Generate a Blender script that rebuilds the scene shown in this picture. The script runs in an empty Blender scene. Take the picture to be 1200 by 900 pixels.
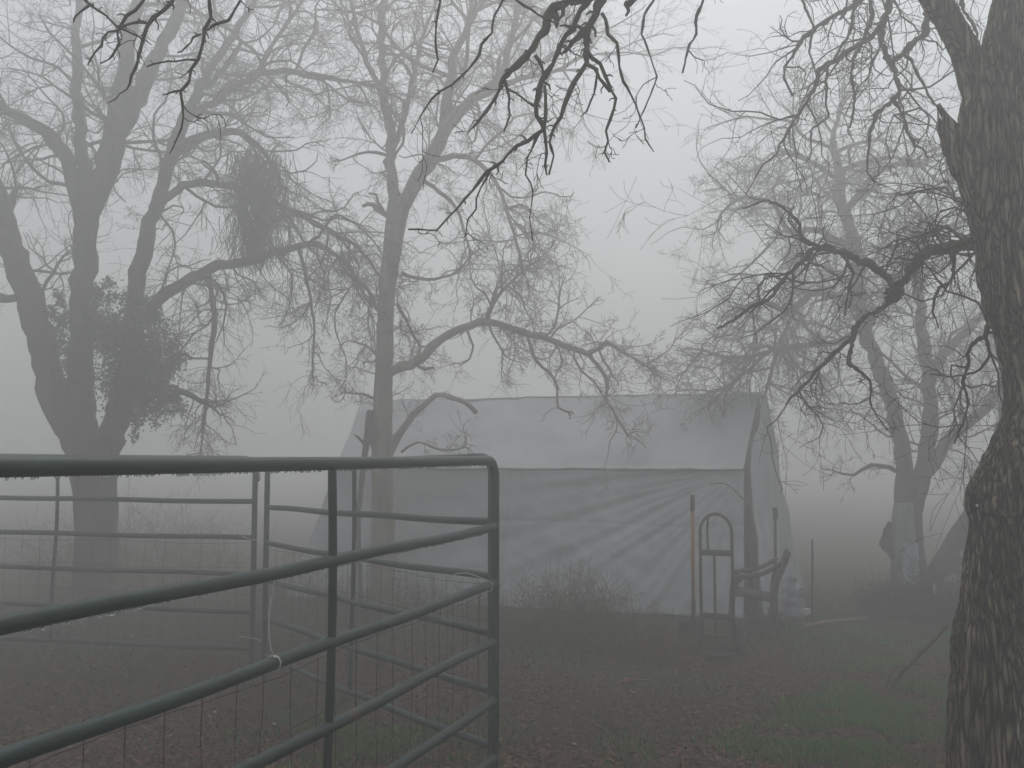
import bpy, bmesh, math, random
import numpy as np
from mathutils import Vector, Matrix, noise

random.seed(7)
rng = np.random.default_rng(11)
S = bpy.context.scene
COL = S.collection

# ------------------------------------------------------------------ camera
F_PX = 1167.0
CAM_Z = 1.55
PITCH = math.atan(84 / F_PX)
cam_d = bpy.data.cameras.new("camera")
cam_d.sensor_width = 36.0
cam_d.lens = 36.0 * F_PX / 1200.0
cam_d.clip_start = 0.05
cam_d.clip_end = 1000.0
cam = bpy.data.objects.new("camera", cam_d)
cam.location = (0, 0, CAM_Z)
cam.rotation_euler = (math.pi / 2 + PITCH, 0, 0)
COL.objects.link(cam)
S.camera = cam

# ------------------------------------------------------------------ world, sun, exposure
SUN_EL, SUN_AZ = math.radians(68), math.radians(12)      # azimuth measured from +Y towards +X
world = bpy.data.worlds.new("World")
S.world = world
world.use_nodes = True
wn = world.node_tree
wn.nodes.clear()
sky = wn.nodes.new("ShaderNodeTexSky")
sky.sky_type = 'NISHITA'
sky.sun_disc = False
sky.sun_elevation = SUN_EL
sky.sun_rotation = SUN_AZ
sky.air_density = 1.0
sky.dust_density = 3.0
hsv = wn.nodes.new("ShaderNodeHueSaturation")
hsv.inputs['Saturation'].default_value = 0.34
bg = wn.nodes.new("ShaderNodeBackground")
bg.inputs['Strength'].default_value = 0.12
wo = wn.nodes.new("ShaderNodeOutputWorld")
wn.links.new(sky.outputs[0], hsv.inputs['Color'])
wn.links.new(hsv.outputs[0], bg.inputs['Color'])
wn.links.new(bg.outputs[0], wo.inputs['Surface'])

sun_d = bpy.data.lights.new("sun", 'SUN')
sun_d.energy = 1.1
sun_d.angle = math.radians(40)
sun_d.color = (1.0, 0.985, 0.965)
sun = bpy.data.objects.new("sun", sun_d)
sv = Vector((math.sin(SUN_AZ) * math.cos(SUN_EL), math.cos(SUN_AZ) * math.cos(SUN_EL), math.sin(SUN_EL)))
sun.rotation_euler = sv.to_track_quat('Z', 'Y').to_euler()
sun.location = (0, 0, 30)
COL.objects.link(sun)

S.view_settings.view_transform = 'Standard'
S.view_settings.look = 'None'
S.view_settings.gamma = 1.0
S.view_settings.exposure = 0.28
S.cycles.volume_bounces = 3
S.cycles.max_bounces = 8
S.cycles.use_denoising = True

# ------------------------------------------------------------------ helpers
_cp, _sp = math.cos(PITCH), math.sin(PITCH)

def P(px, py, d):
    """point seen at photo pixel (px, py), d metres along the view axis"""
    x = (px - 600) / F_PX * d
    v = (450 - py) / F_PX * d
    return np.array([x, d * _cp - v * _sp, CAM_Z + d * _sp + v * _cp])

def GP(px, py, z=0.0):
    """ground point (height z) seen at a photo pixel"""
    a = P(px, py, 1.0)
    dz = a[2] - CAM_Z
    t = (z - CAM_Z) / dz
    return np.array([a[0] * t, a[1] * t, z])

def ground_h(x, y):
    return 0.035 * noise.noise(Vector((x * 0.35, y * 0.35, 3.1))) + 0.02 * noise.noise(Vector((x * 1.3, y * 1.3, 7.7)))

class MB:
    """collects verts and faces for one mesh"""
    def __init__(self):
        self.v = []; self.f = []; self.n = 0
        self.q = []; self.seeds = []; self.min_tip = 0.0013
    def batch_tubes(self, pts, rad, k):
        N, m, _ = pts.shape
        t = np.gradient(pts, axis=1)
        t /= np.linalg.norm(t, axis=2, keepdims=True) + 1e-9
        ch = np.abs(pts[:, -1] - pts[:, 0])
        ref = np.eye(3)[np.argmin(ch, axis=1)][:, None, :]
        u = np.cross(t, ref); u /= np.linalg.norm(u, axis=2, keepdims=True) + 1e-9
        w = np.cross(t, u)
        ang = np.arange(k) * 2 * math.pi / k
        c, s_ = np.cos(ang), np.sin(ang)
        V = pts[:, :, None, :] + rad[:, :, None, None] * (c[None, None, :, None] * u[:, :, None, :] + s_[None, None, :, None] * w[:, :, None, :])
        base = self.n + np.arange(N)[:, None, None] * (m * k) + np.arange(m - 1)[None, :, None] * k
        j = np.arange(k)[None, None, :]; j2 = (j + 1) % k
        Q = np.stack([base + j, base + j2, base + k + j2, base + k + j], axis=-1).reshape(-1, 4)
        self.q.append(Q); self.v.append(V.reshape(-1, 3)); self.n += N * m * k
    def add(self, verts, faces):
        verts = np.asarray(verts, dtype=float)
        self.v.append(verts)
        n = self.n
        self.f.extend([tuple(i + n for i in fc) for fc in faces])
        self.n += len(verts)
    def tube(self, pts, rad, k=5, cap=True, rough=0.0):
        pts = np.asarray(pts, dtype=float)
        m = len(pts)
        rad = np.broadcast_to(np.asarray(rad, dtype=float), (m,))
        t = np.gradient(pts, axis=0)
        t /= (np.linalg.norm(t, axis=1, keepdims=True) + 1e-9)
        a = np.array([0.0, 0.0, 1.0]) if abs(t[0][2]) < 0.9 else np.array([1.0, 0.0, 0.0])
        u = np.cross(t[0], a); u /= np.linalg.norm(u)
        ang = np.arange(k) * 2 * math.pi / k
        c, s = np.cos(ang), np.sin(ang)
        out = np.empty((m, k, 3))
        for i in range(m):
            u = u - t[i] * np.dot(u, t[i]); u /= (np.linalg.norm(u) + 1e-9)
            w = np.cross(t[i], u)
            r = rad[i]
            if rough:
                rr = r * (1 + rough * (rng.random(k) - 0.5))
                out[i] = pts[i] + (c * rr)[:, None] * u + (s * rr)[:, None] * w
            else:
                out[i] = pts[i] + r * (c[:, None] * u + s[:, None] * w)
        n = self.n
        f = self.f
        for i in range(m - 1):
            b0 = n + i * k; b1 = b0 + k
            for j in range(k):
                j2 = (j + 1) % k
                f.append((b0 + j, b0 + j2, b1 + j2, b1 + j))
        if cap:
            f.append(tuple(n + k - 1 - j for j in range(k)))
            f.append(tuple(n + (m - 1) * k + j for j in range(k)))
        self.v.append(out.reshape(-1, 3)); self.n += m * k
    def box(self, c, s, R=None, bev=0.0):
        x, y, z = [q / 2 for q in s]
        if bev <= 0:
            vs = np.array([[sx * x, sy * y, sz * z] for sz in (-1, 1) for sy in (-1, 1) for sx in (-1, 1)], float)
            fs = [(0, 2, 3, 1), (4, 5, 7, 6), (0, 1, 5, 4), (2, 6, 7, 3), (0, 4, 6, 2), (1, 3, 7, 5)]
        else:
            bm = bmesh.new()
            bmesh.ops.create_cube(bm, size=1.0)
            for v in bm.verts: v.co = Vector((v.co.x * s[0], v.co.y * s[1], v.co.z * s[2]))
            bmesh.ops.bevel(bm, geom=list(bm.edges), offset=bev, segments=2, affect='EDGES')
            bm.verts.index_update()
            vs = np.array([v.co[:] for v in bm.verts]); fs = [tuple(v.index for v in fc.verts) for fc in bm.faces]
            bm.free()
        if R is not None: vs = vs @ np.array(R).T
        self.add(vs + np.asarray(c, float), fs)
    def ball(self, c, r, seg=6, squash=1.0):
        vs = [[0, 0, r * squash]]; fs = []
        rings = max(3, seg // 2)
        for i in range(1, rings):
            a = math.pi * i / rings
            for j in range(seg):
                b = 2 * math.pi * j / seg
                vs.append([r * math.sin(a) * math.cos(b), r * math.sin(a) * math.sin(b), r * squash * math.cos(a)])
        vs.append([0, 0, -r * squash]); L = len(vs) - 1
        for j in range(seg):
            fs.append((0, 1 + j, 1 + (j + 1) % seg))
            fs.append((L, 1 + (rings - 2) * seg + (j + 1) % seg, 1 + (rings - 2) * seg + j))
        for i in range(rings - 2):
            for j in range(seg):
                a0 = 1 + i * seg + j; a1 = 1 + i * seg + (j + 1) % seg
                fs.append((a0, a0 + seg, a1 + seg, a1))
        self.add(np.array(vs) + np.asarray(c, float), fs)
    def build(self, name, m, parent=None, smooth=True):
        if self.seeds: grow_all(self); self.seeds = []
        me = bpy.data.meshes.new(name)
        V = np.concatenate(self.v)
        org = np.zeros(3)
        if parent is not None: org = np.array(parent.location)
        Qs = np.concatenate(self.q) if self.q else np.zeros((0, 4), int)
        li = np.array([i for f in self.f for i in f], dtype=np.int64)
        lens = np.array([len(f) for f in self.f], dtype=np.int64)
        loops = np.concatenate([li, Qs.ravel()]).astype(np.int32)
        lens = np.concatenate([lens, np.full(len(Qs), 4, dtype=np.int64)])
        starts = np.concatenate([[0], np.cumsum(lens)[:-1]]).astype(np.int32)
        me.vertices.add(len(V)); me.vertices.foreach_set('co', (V - org).astype(np.float32).ravel())
        me.loops.add(len(loops)); me.loops.foreach_set('vertex_index', loops)
        me.polygons.add(len(lens)); me.polygons.foreach_set('loop_start', starts)
        me.update(calc_edges=True)
        me.materials.append(m)
        if smooth: me.polygons.foreach_set('use_smooth', [True] * len(me.polygons))
        me.update()
        o = bpy.data.objects.new(name, me)
        COL.objects.link(o)
        if parent is not None: o.parent = parent
        return o

def thing(name, label, cat, loc=(0, 0, 0), group=None):
    o = bpy.data.objects.new(name, None)
    o.empty_display_size = 0.2
    COL.objects.link(o)
    o.location = tuple(float(q) for q in loc)
    tag(o, label, cat, group)
    return o

def tag(o, label=None, cat=None, group=None, kind=None):
    if label: o['label'] = label
    if cat: o['category'] = cat
    if group: o['group'] = group
    if kind: o['kind'] = kind
    return o

def recenter(o):
    """move a one-mesh thing's origin to the foot of its own geometry"""
    me = o.data
    co = np.empty(len(me.vertices) * 3); me.vertices.foreach_get('co', co); co = co.reshape(-1, 3)
    c = (co.min(0) + co.max(0)) / 2; c[2] = co[:, 2].min()
    me.vertices.foreach_set('co', (co - c).ravel()); me.update()
    o.location = c
    return o

def catmull(pts, step):
    pts = np.asarray(pts, float)
    P0 = np.vstack([2 * pts[0] - pts[1], pts, 2 * pts[-1] - pts[-2]])
    out = []
    for i in range(1, len(P0) - 2):
        p0, p1, p2, p3 = P0[i - 1], P0[i], P0[i + 1], P0[i + 2]
        n = max(1, int(math.ceil(np.linalg.norm(p2[:3] - p1[:3]) / step)))
        for j in range(n):
            t = j / n
            out.append(0.5 * ((2 * p1) + (-p0 + p2) * t + (2 * p0 - 5 * p1 + 4 * p2 - p3) * t * t + (-p0 + 3 * p1 - 3 * p2 + p3) * t ** 3))
    out.append(pts[-1])
    return np.array(out)

# ------------------------------------------------------------------ materials
def mat(name, col, rough=0.8, spec=0.3, col2=None, scale=8.0, detail=6.0, bump=0.0, bump_scale=None, stretch=None,
        metallic=0.0, coat=0.0, lo=0.35, hi=0.65):
    m = bpy.data.materials.new(name); m.use_nodes = True
    nt = m.node_tree; b = nt.nodes['Principled BSDF']
    b.inputs['Roughness'].default_value = rough
    b.inputs['Metallic'].default_value = metallic
    b.inputs['Specular IOR Level'].default_value = spec
    b.inputs['Coat Weight'].default_value = coat
    tc = nt.nodes.new('ShaderNodeTexCoord')
    mp = nt.nodes.new('ShaderNodeMapping')
    if stretch: mp.inputs['Scale'].default_value = stretch
    nt.links.new(tc.outputs['Object'], mp.inputs[0])
    nz = nt.nodes.new('ShaderNodeTexNoise'); nz.inputs['Scale'].default_value = scale; nz.inputs['Detail'].default_value = detail
    nt.links.new(mp.outputs[0], nz.inputs['Vector'])
    rp = nt.nodes.new('ShaderNodeValToRGB')
    rp.color_ramp.elements[0].position = lo; rp.color_ramp.elements[1].position = hi
    rp.color_ramp.elements[0].color = (*col, 1)
    rp.color_ramp.elements[1].color = (*(col2 or tuple(min(1, c * 1.35) for c in col)), 1)
    nt.links.new(nz.outputs['Fac'], rp.inputs[0])
    nt.links.new(rp.outputs[0], b.inputs['Base Color'])
    if bump:
        n2 = nt.nodes.new('ShaderNodeTexNoise'); n2.inputs['Scale'].default_value = bump_scale or scale * 3; n2.inputs['Detail'].default_value = 8
        nt.links.new(mp.outputs[0], n2.inputs['Vector'])
        bp = nt.nodes.new('ShaderNodeBump'); bp.inputs['Strength'].default_value = bump; bp.inputs['Distance'].default_value = 0.01
        nt.links.new(n2.outputs['Fac'], bp.inputs['Height']); nt.links.new(bp.outputs[0], b.inputs['Normal'])
    return m

def bark_mat(name, dark, light, moss, vscale=34.0, moss_amt=0.5):
    m = bpy.data.materials.new(name); m.use_nodes = True
    nt = m.node_tree; N = nt.nodes; L = nt.links; b = N['Principled BSDF']
    b.inputs['Roughness'].default_value = 0.85
    b.inputs['Specular IOR Level'].default_value = 0.25
    tc = N.new('ShaderNodeTexCoord')
    mp = N.new('ShaderNodeMapping'); mp.inputs['Scale'].default_value = (1, 1, 0.13)
    L.new(tc.outputs['Object'], mp.inputs[0])
    wz = N.new('ShaderNodeTexNoise'); wz.inputs['Scale'].default_value = 6.0; wz.inputs['Detail'].default_value = 3
    L.new(mp.outputs[0], wz.inputs['Vector'])
    mx = N.new('ShaderNodeVectorMath'); mx.operation = 'SCALE'; mx.inputs['Scale'].default_value = 0.16
    L.new(wz.outputs['Color'], mx.inputs[0])
    ad = N.new('ShaderNodeVectorMath'); ad.operation = 'ADD'
    L.new(mp.outputs[0], ad.inputs[0]); L.new(mx.outputs[0], ad.inputs[1])
    vo = N.new('ShaderNodeTexVoronoi'); vo.feature = 'DISTANCE_TO_EDGE'; vo.inputs['Scale'].default_value = vscale
    L.new(ad.outputs[0], vo.inputs['Vector'])
    vc = N.new('ShaderNodeTexVoronoi'); vc.inputs['Scale'].default_value = vscale
    L.new(ad.outputs[0], vc.inputs['Vector'])
    r1 = N.new('ShaderNodeValToRGB'); r1.color_ramp.elements[0].position = 0.0; r1.color_ramp.elements[1].position = 0.28
    r1.color_ramp.elements[0].color = (*dark, 1); r1.color_ramp.elements[1].color = (*light, 1)
    L.new(vo.outputs['Distance'], r1.inputs[0])
    # plate to plate variation
    bw = N.new('ShaderNodeRGBToBW'); L.new(vc.outputs['Color'], bw.inputs[0])
    mr = N.new('ShaderNodeMapRange'); mr.inputs['To Min'].default_value = 0.45; mr.inputs['To Max'].default_value = 1.5
    L.new(bw.outputs[0], mr.inputs['Value'])
    fine = N.new('ShaderNodeTexNoise'); fine.inputs['Scale'].default_value = 60; fine.inputs['Detail'].default_value = 8
    L.new(mp.outputs[0], fine.inputs['Vector'])
    mr2 = N.new('ShaderNodeMapRange'); mr2.inputs['From Min'].default_value = 0.3; mr2.inputs['From Max'].default_value = 0.7
    mr2.inputs['To Min'].default_value = 0.55; mr2.inputs['To Max'].default_value = 1.45
    L.new(fine.outputs['Fac'], mr2.inputs['Value'])
    mul = N.new('ShaderNodeMath'); mul.operation = 'MULTIPLY'
    L.new(mr.outputs[0], mul.inputs[0]); L.new(mr2.outputs[0], mul.inputs[1])
    vs = N.new('ShaderNodeVectorMath'); vs.operation = 'SCALE'
    L.new(r1.outputs[0], vs.inputs[0]); L.new(mul.outputs[0], vs.inputs['Scale'])
    # moss patches
    mz = N.new('ShaderNodeTexNoise'); mz.inputs['Scale'].default_value = 5; mz.inputs['Detail'].default_value = 9
    L.new(tc.outputs['Object'], mz.inputs['Vector'])
    mrm = N.new('ShaderNodeMapRange'); mrm.inputs['From Min'].default_value = 0.5; mrm.inputs['From Max'].default_value = 0.68
    mrm.inputs['To Max'].default_value = moss_amt
    L.new(mz.outputs['Fac'], mrm.inputs['Value'])
    mixc = N.new('ShaderNodeMixRGB'); mixc.inputs['Color2'].default_value = (*moss, 1)
    L.new(mrm.outputs[0], mixc.inputs['Fac']); L.new(vs.outputs[0], mixc.inputs['Color1'])
    L.new(mixc.outputs[0], b.inputs['Base Color'])
    # relief
    h1 = N.new('ShaderNodeMapRange'); h1.inputs['From Max'].default_value = 0.3
    L.new(vo.outputs['Distance'], h1.inputs['Value'])
    hm = N.new('ShaderNodeMath'); hm.operation = 'MULTIPLY_ADD'; hm.inputs[1].default_value = 0.5
    L.new(fine.outputs['Fac'], hm.inputs[0]); L.new(h1.outputs[0], hm.inputs[2])
    bp = N.new('ShaderNodeBump'); bp.inputs['Strength'].default_value = 1.0; bp.inputs['Distance'].default_value = 0.02
    L.new(hm.outputs[0], bp.inputs['Height']); L.new(bp.outputs[0], b.inputs['Normal'])
    return m

M_bark_near = bark_mat('furrowed_bark', (0.016, 0.013, 0.01), (0.32, 0.265, 0.2), (0.05, 0.055, 0.02), 56.0, 0.5)
M_bark = mat('wet_bark', (0.045, 0.036, 0.030), 0.9, 0.2, (0.085, 0.07, 0.06), 6, bump=0.6, stretch=(1, 1, 0.3))
M_twig_near = mat('mossy_twig', (0.035, 0.03, 0.018), 0.85, 0.2, (0.06, 0.06, 0.028), 14, bump=0.5)
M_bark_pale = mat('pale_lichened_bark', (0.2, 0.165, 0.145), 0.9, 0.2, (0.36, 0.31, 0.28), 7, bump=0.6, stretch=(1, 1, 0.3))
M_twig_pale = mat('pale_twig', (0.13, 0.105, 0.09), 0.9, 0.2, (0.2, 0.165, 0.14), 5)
M_twig = mat('twig', (0.045, 0.036, 0.03), 0.9, 0.2, (0.07, 0.055, 0.045), 5)
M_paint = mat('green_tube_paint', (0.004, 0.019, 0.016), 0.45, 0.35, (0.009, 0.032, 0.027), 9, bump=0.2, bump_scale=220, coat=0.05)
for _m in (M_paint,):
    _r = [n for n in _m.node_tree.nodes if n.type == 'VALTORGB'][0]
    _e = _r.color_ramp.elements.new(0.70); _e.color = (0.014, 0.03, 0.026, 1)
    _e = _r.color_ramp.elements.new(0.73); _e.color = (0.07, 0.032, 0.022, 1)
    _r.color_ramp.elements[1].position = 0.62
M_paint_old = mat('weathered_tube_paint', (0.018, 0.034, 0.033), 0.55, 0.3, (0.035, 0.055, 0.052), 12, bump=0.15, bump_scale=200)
M_wire = mat('rusty_wire', (0.05, 0.038, 0.03), 0.8, 0.3, (0.09, 0.075, 0.065), 40)
M_twine = mat('white_twine', (0.5, 0.5, 0.47), 0.8, 0.2, (0.65, 0.65, 0.62), 80)
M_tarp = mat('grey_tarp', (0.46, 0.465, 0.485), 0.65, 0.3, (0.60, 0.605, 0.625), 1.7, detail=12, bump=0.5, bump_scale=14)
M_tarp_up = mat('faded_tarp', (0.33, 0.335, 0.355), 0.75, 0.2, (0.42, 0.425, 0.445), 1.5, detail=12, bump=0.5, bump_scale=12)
M_dark_metal = mat('dark_metal', (0.018, 0.019, 0.021), 0.75, 0.25, (0.04, 0.032, 0.028), 20, bump=0.3, bump_scale=80)
M_rubber = mat('black_rubber', (0.018, 0.018, 0.018), 0.85, 0.2, (0.03, 0.028, 0.026), 20)
M_rim = mat('wheel_rim', (0.08, 0.075, 0.075), 0.6, 0.3, (0.13, 0.12, 0.12), 20)
M_orange = mat('orange_handle', (0.33, 0.16, 0.08), 0.7, 0.2, (0.27, 0.145, 0.085), 20)
M_pale = mat('pale_sheet', (0.36, 0.36, 0.42), 0.7, 0.2, (0.46, 0.46, 0.52), 7, bump=0.4)
M_white = mat('white_plastic', (0.55, 0.55, 0.53), 0.6, 0.3, (0.7, 0.7, 0.68), 10)
M_darkcloth = mat('dark_cloth', (0.022, 0.025, 0.028), 0.95, 0.1, (0.04, 0.042, 0.045), 10)
M_leaf_ev = mat('evergreen_leaf', (0.03, 0.04, 0.018), 0.6, 0.3, (0.06, 0.075, 0.035), 4)
M_lichen = mat('hanging_lichen', (0.06, 0.062, 0.045), 0.95, 0.1, (0.11, 0.11, 0.085), 6)
M_brush = mat('dry_brush', (0.07, 0.048, 0.034), 0.9, 0.1, (0.13, 0.095, 0.065), 3)
M_darkbrush = mat('dark_brush', (0.03, 0.032, 0.022), 0.9, 0.1, (0.05, 0.05, 0.034), 3)

# water on the tubes
M_drop = bpy.data.materials.new('water_drop'); M_drop.use_nodes = True
_b = M_drop.node_tree.nodes['Principled BSDF']
_b.inputs['Base Color'].default_value = (0.9, 0.95, 0.95, 1); _b.inputs['Roughness'].default_value = 0.03
_b.inputs['IOR'].default_value = 1.33; _b.inputs['Transmission Weight'].default_value = 0.75

# ------------------------------------------------------------------ ground
def ground_material():
    m = bpy.data.materials.new('leafy_soil'); m.use_nodes = True
    nt = m.node_tree; N = nt.nodes; L = nt.links; b = N['Principled BSDF']
    b.inputs['Roughness'].default_value = 0.95; b.inputs['Specular IOR Level'].default_value = 0.1
    tc = N.new('ShaderNodeTexCoord')
    n1 = N.new('ShaderNodeTexNoise'); n1.inputs['Scale'].default_value = 26; n1.inputs['Detail'].default_value = 10; n1.inputs['Roughness'].default_value = 0.7
    L.new(tc.outputs['Object'], n1.inputs['Vector'])
    r1 = N.new('ShaderNodeValToRGB'); e = r1.color_ramp.elements
    e[0].position = 0.32; e[0].color = (0.012, 0.009, 0.006, 1)
    e[1].position = 0.7; e[1].color = (0.065, 0.042, 0.03, 1)
    x = e.new(0.5); x.color = (0.028, 0.019, 0.013, 1)
    L.new(n1.outputs['Fac'], r1.inputs[0])
    n2 = N.new('ShaderNodeTexNoise'); n2.inputs['Scale'].default_value = 0.8; n2.inputs['Detail'].default_value = 7
    L.new(tc.outputs['Object'], n2.inputs['Vector'])
    mr = N.new('ShaderNodeMapRange'); mr.inputs['From Min'].default_value = 0.5; mr.inputs['From Max'].default_value = 0.62; mr.inputs['To Max'].default_value = 0.64
    L.new(n2.outputs['Fac'], mr.inputs['Value'])
    mx = N.new('ShaderNodeMixRGB'); mx.inputs['Color2'].default_value = (0.022, 0.036, 0.009, 1)
    L.new(mr.outputs[0], mx.inputs['Fac']); L.new(r1.outputs[0], mx.inputs['Color1'])
    L.new(mx.outputs[0], b.inputs['Base Color'])
    bp = N.new('ShaderNodeBump'); bp.inputs['Strength'].default_value = 1.0; bp.inputs['Distance'].default_value = 0.03
    L.new(n1.outputs['Fac'], bp.inputs['Height']); L.new(bp.outputs[0], b.inputs['Normal'])
    return m

def build_ground():
    xs = np.concatenate([np.linspace(-80, -12, 18)[:-1], np.linspace(-12, 12, 161), np.linspace(12, 80, 18)[1:]])
    ys = np.concatenate([np.linspace(-80, 0, 14)[:-1], np.linspace(0, 20, 141), np.linspace(20, 80, 14)[1:]])
    mb = MB()
    vs = [[x, y, ground_h(x, y)] for y in ys for x in xs]
    nx = len(xs)
    fs = [(j * nx + i, j * nx + i + 1, (j + 1) * nx + i + 1, (j + 1) * nx + i) for j in range(len(ys) - 1) for i in range(nx - 1)]
    mb.add(vs, fs)
    tag(mb.build('ground', ground_material()), kind='structure')
build_ground()

def col_attr_mat(name, rough=0.8):
    m = bpy.data.materials.new(name); m.use_nodes = True
    nt = m.node_tree; b = nt.nodes['Principled BSDF']
    b.inputs['Roughness'].default_value = rough; b.inputs['Specular IOR Level'].default_value = 0.3
    a = nt.nodes.new('ShaderNodeAttribute'); a.attribute_name = 'tone'; 
    nt.links.new(a.outputs['Color'], b.inputs['Base Color'])
    return m

def set_tone(o, cols):
    at = o.data.color_attributes.new('tone', 'FLOAT_COLOR', 'POINT')
    c = np.ones((len(cols), 4)); c[:, :3] = cols
    at.data.foreach_set('color', c.ravel())

def scatter_leaves():
    pal = np.array([[0.085, 0.042, 0.028], [0.12, 0.062, 0.038], [0.055, 0.027, 0.02], [0.13, 0.08, 0.052], [0.10, 0.034, 0.026], [0.15, 0.11, 0.08], [0.035, 0.02, 0.014]])
    V, Fc, C = [], [], []
    n = 0
    cnt = 0
    while cnt < 80000:
        d = 4.3 + 8.5 * random.random() ** 1.7
        x = (random.random() - 0.5) * 2 * (0.56 * d + 0.3)
        y = d
        if noise.noise(Vector((x * 0.6, y * 0.6, 1.0))) < -0.25 and random.random() < 0.6: continue
        z = ground_h(x, y) + 0.004 + 0.012 * random.random()
        L = random.uniform(0.006, 0.019); W = L * random.uniform(0.45, 0.75)
        a = random.random() * 6.283; ca, sa = math.cos(a), math.sin(a)
        t1, t2 = random.uniform(-.5, .5), random.uniform(-.5, .5)
        cu = random.uniform(0, 0.5)
        pts = [(-L, 0, 0), (-0.3 * L, -W, cu * W), (L * .6, -W * .7, cu * W), (L, 0, 0), (L * .6, W * .7, cu * W), (-0.3 * L, W, cu * W)]
        for (px, py, pz) in pts:
            V.append((x + px * ca - py * sa, y + px * sa + py * ca, z + pz + px * t1 + py * t2 + 0.3 * L))
        Fc.append((n, n + 1, n + 2, n + 3)); Fc.append((n, n + 3, n + 4, n + 5))
        c = pal[random.randrange(len(pal))] * np.array([1.08, .76, .54]) * random.uniform(0.25, 0.85)
        if random.random() < 0.0012: c = np.array([0.32, 0.3, 0.25])
        C.extend([c] * 6)
        n += 6; cnt += 1
    mb = MB(); mb.add(V, Fc)
    o = mb.build('leaf_litter', col_attr_mat('fallen_leaf', 0.75), smooth=False)
    set_tone(o, C)
    tag(o, 'brown fallen oak leaves scattered over the bare ground', 'fallen leaves', kind='stuff')
scatter_leaves()

def scatter_grass():
    V, Fc, C = [], [], []
    n = 0; cnt = 0; tries = 0
    centres = []
    for (px, py, r, w) in [(1060, 835, .4, 6), (1010, 845, .35, 5), (1090, 800, .5, 6), (930, 880, .35, 1.5), (1000, 885, .3, 1.0), (1110, 760, .8, 2),
                           (1100, 720, 1.0, 1.6), (1050, 740, .8, 1.0), (820, 700, 1.0, 1.6), (760, 712, .8, 1.2), (950, 745, .9, .8), (860, 745, .5, .8), (500, 870, .5, .6), (700, 880, .4, .25),
                           (420, 880, .4, .5), (90, 770, .7, .6), (350, 860, .5, .5), (640, 770, .5, .25), (1080, 690, 1.2, 1.5)]:
        centres.append((GP(px, py), r, w))
    wts = [c[2] for c in centres]
    while cnt < 60000:
        if random.random() < 0.93:
            c, r, w = random.choices(centres, wts)[0]
            x = c[0] + random.gauss(0, r * .6); y = c[1] + random.gauss(0, r * .6)
        else:
            y = random.uniform(4.5, 12); x = (random.random() - .5) * 1.1 * y
        if noise.noise(Vector((x * 2.2, y * 2.2, 5.0))) < -0.02: continue
        if y < 1: continue
        h = random.uniform(0.018, 0.06); wd = random.uniform(0.0015, 0.0035) * (1 + y / 14)
        a = random.random() * 6.283; ca, sa = math.cos(a), math.sin(a)
        l = random.uniform(0.2, 0.9) * h; b = random.random() * 6.283
        lx, ly = l * math.cos(b), l * math.sin(b)
        z = ground_h(x, y) - 0.002
        V += [(x - wd * ca, y - wd * sa, z), (x + wd * ca, y + wd * sa, z), (x + lx * .35 + wd * .7 * ca, y + ly * .35 + wd * .7 * sa, z + h * .65),
              (x + lx * .35 - wd * .7 * ca, y + ly * .35 - wd * .7 * sa, z + h * .65), (x + lx, y + ly, z + h)]
        Fc += [(n, n + 1, n + 2, n + 3), (n + 3, n + 2, n + 4)]
        k = random.uniform(.6, 1.3)
        c = np.array([0.045, 0.15, 0.01]) * k if random.random() < .85 else np.array([0.09, 0.085, 0.035]) * k
        C += [c] * 5; n += 5; cnt += 1
    mb = MB(); mb.add(V, Fc)
    o = mb.build('grass', col_attr_mat('grass_blade', 0.7), smooth=False)
    set_tone(o, C)
    tag(o, 'short green grass growing in loose patches over the soil', 'grass', kind='stuff')
scatter_grass()

# ------------------------------------------------------------------ haze
def build_haze():
    mb = MB()
    mb.box((0, 0, 4.6), (170, 170, 11.6))
    m = bpy.data.materials.new('fog_air'); m.use_nodes = True
    nt = m.node_tree; nt.nodes.clear()
    o = nt.nodes.new('ShaderNodeOutputMaterial'); v = nt.nodes.new('ShaderNodeVolumePrincipled')
    v.inputs['Color'].default_value = (0.95, 0.958, 0.942, 1)
    v.inputs['Density'].default_value = 0.067
    v.inputs['Anisotropy'].default_value = 0.64
    nt.links.new(v.outputs[0], o.inputs['Volume'])
    ob = mb.build('haze', m, smooth=False)
    tag(ob, kind='stuff')
build_haze()

# ------------------------------------------------------------------ tree growing
UP = np.array([0, 0, 1.0])
def rnd_dir():
    v = rng.normal(size=3); return v / np.linalg.norm(v)

def grow(mb, p, d, length, r, level, gnarl=0.28, droop=0.0, kids=5, k0=5):
    """plant a crooked twig with side twigs; all twigs of a mesh are grown together when it is built"""
    mb.seeds.append((p[0], p[1], p[2], d[0], d[1], d[2], length, r, level, gnarl, droop, kids))

def _unit(a):
    return a / (np.linalg.norm(a, axis=-1, keepdims=True) + 1e-9)

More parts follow.
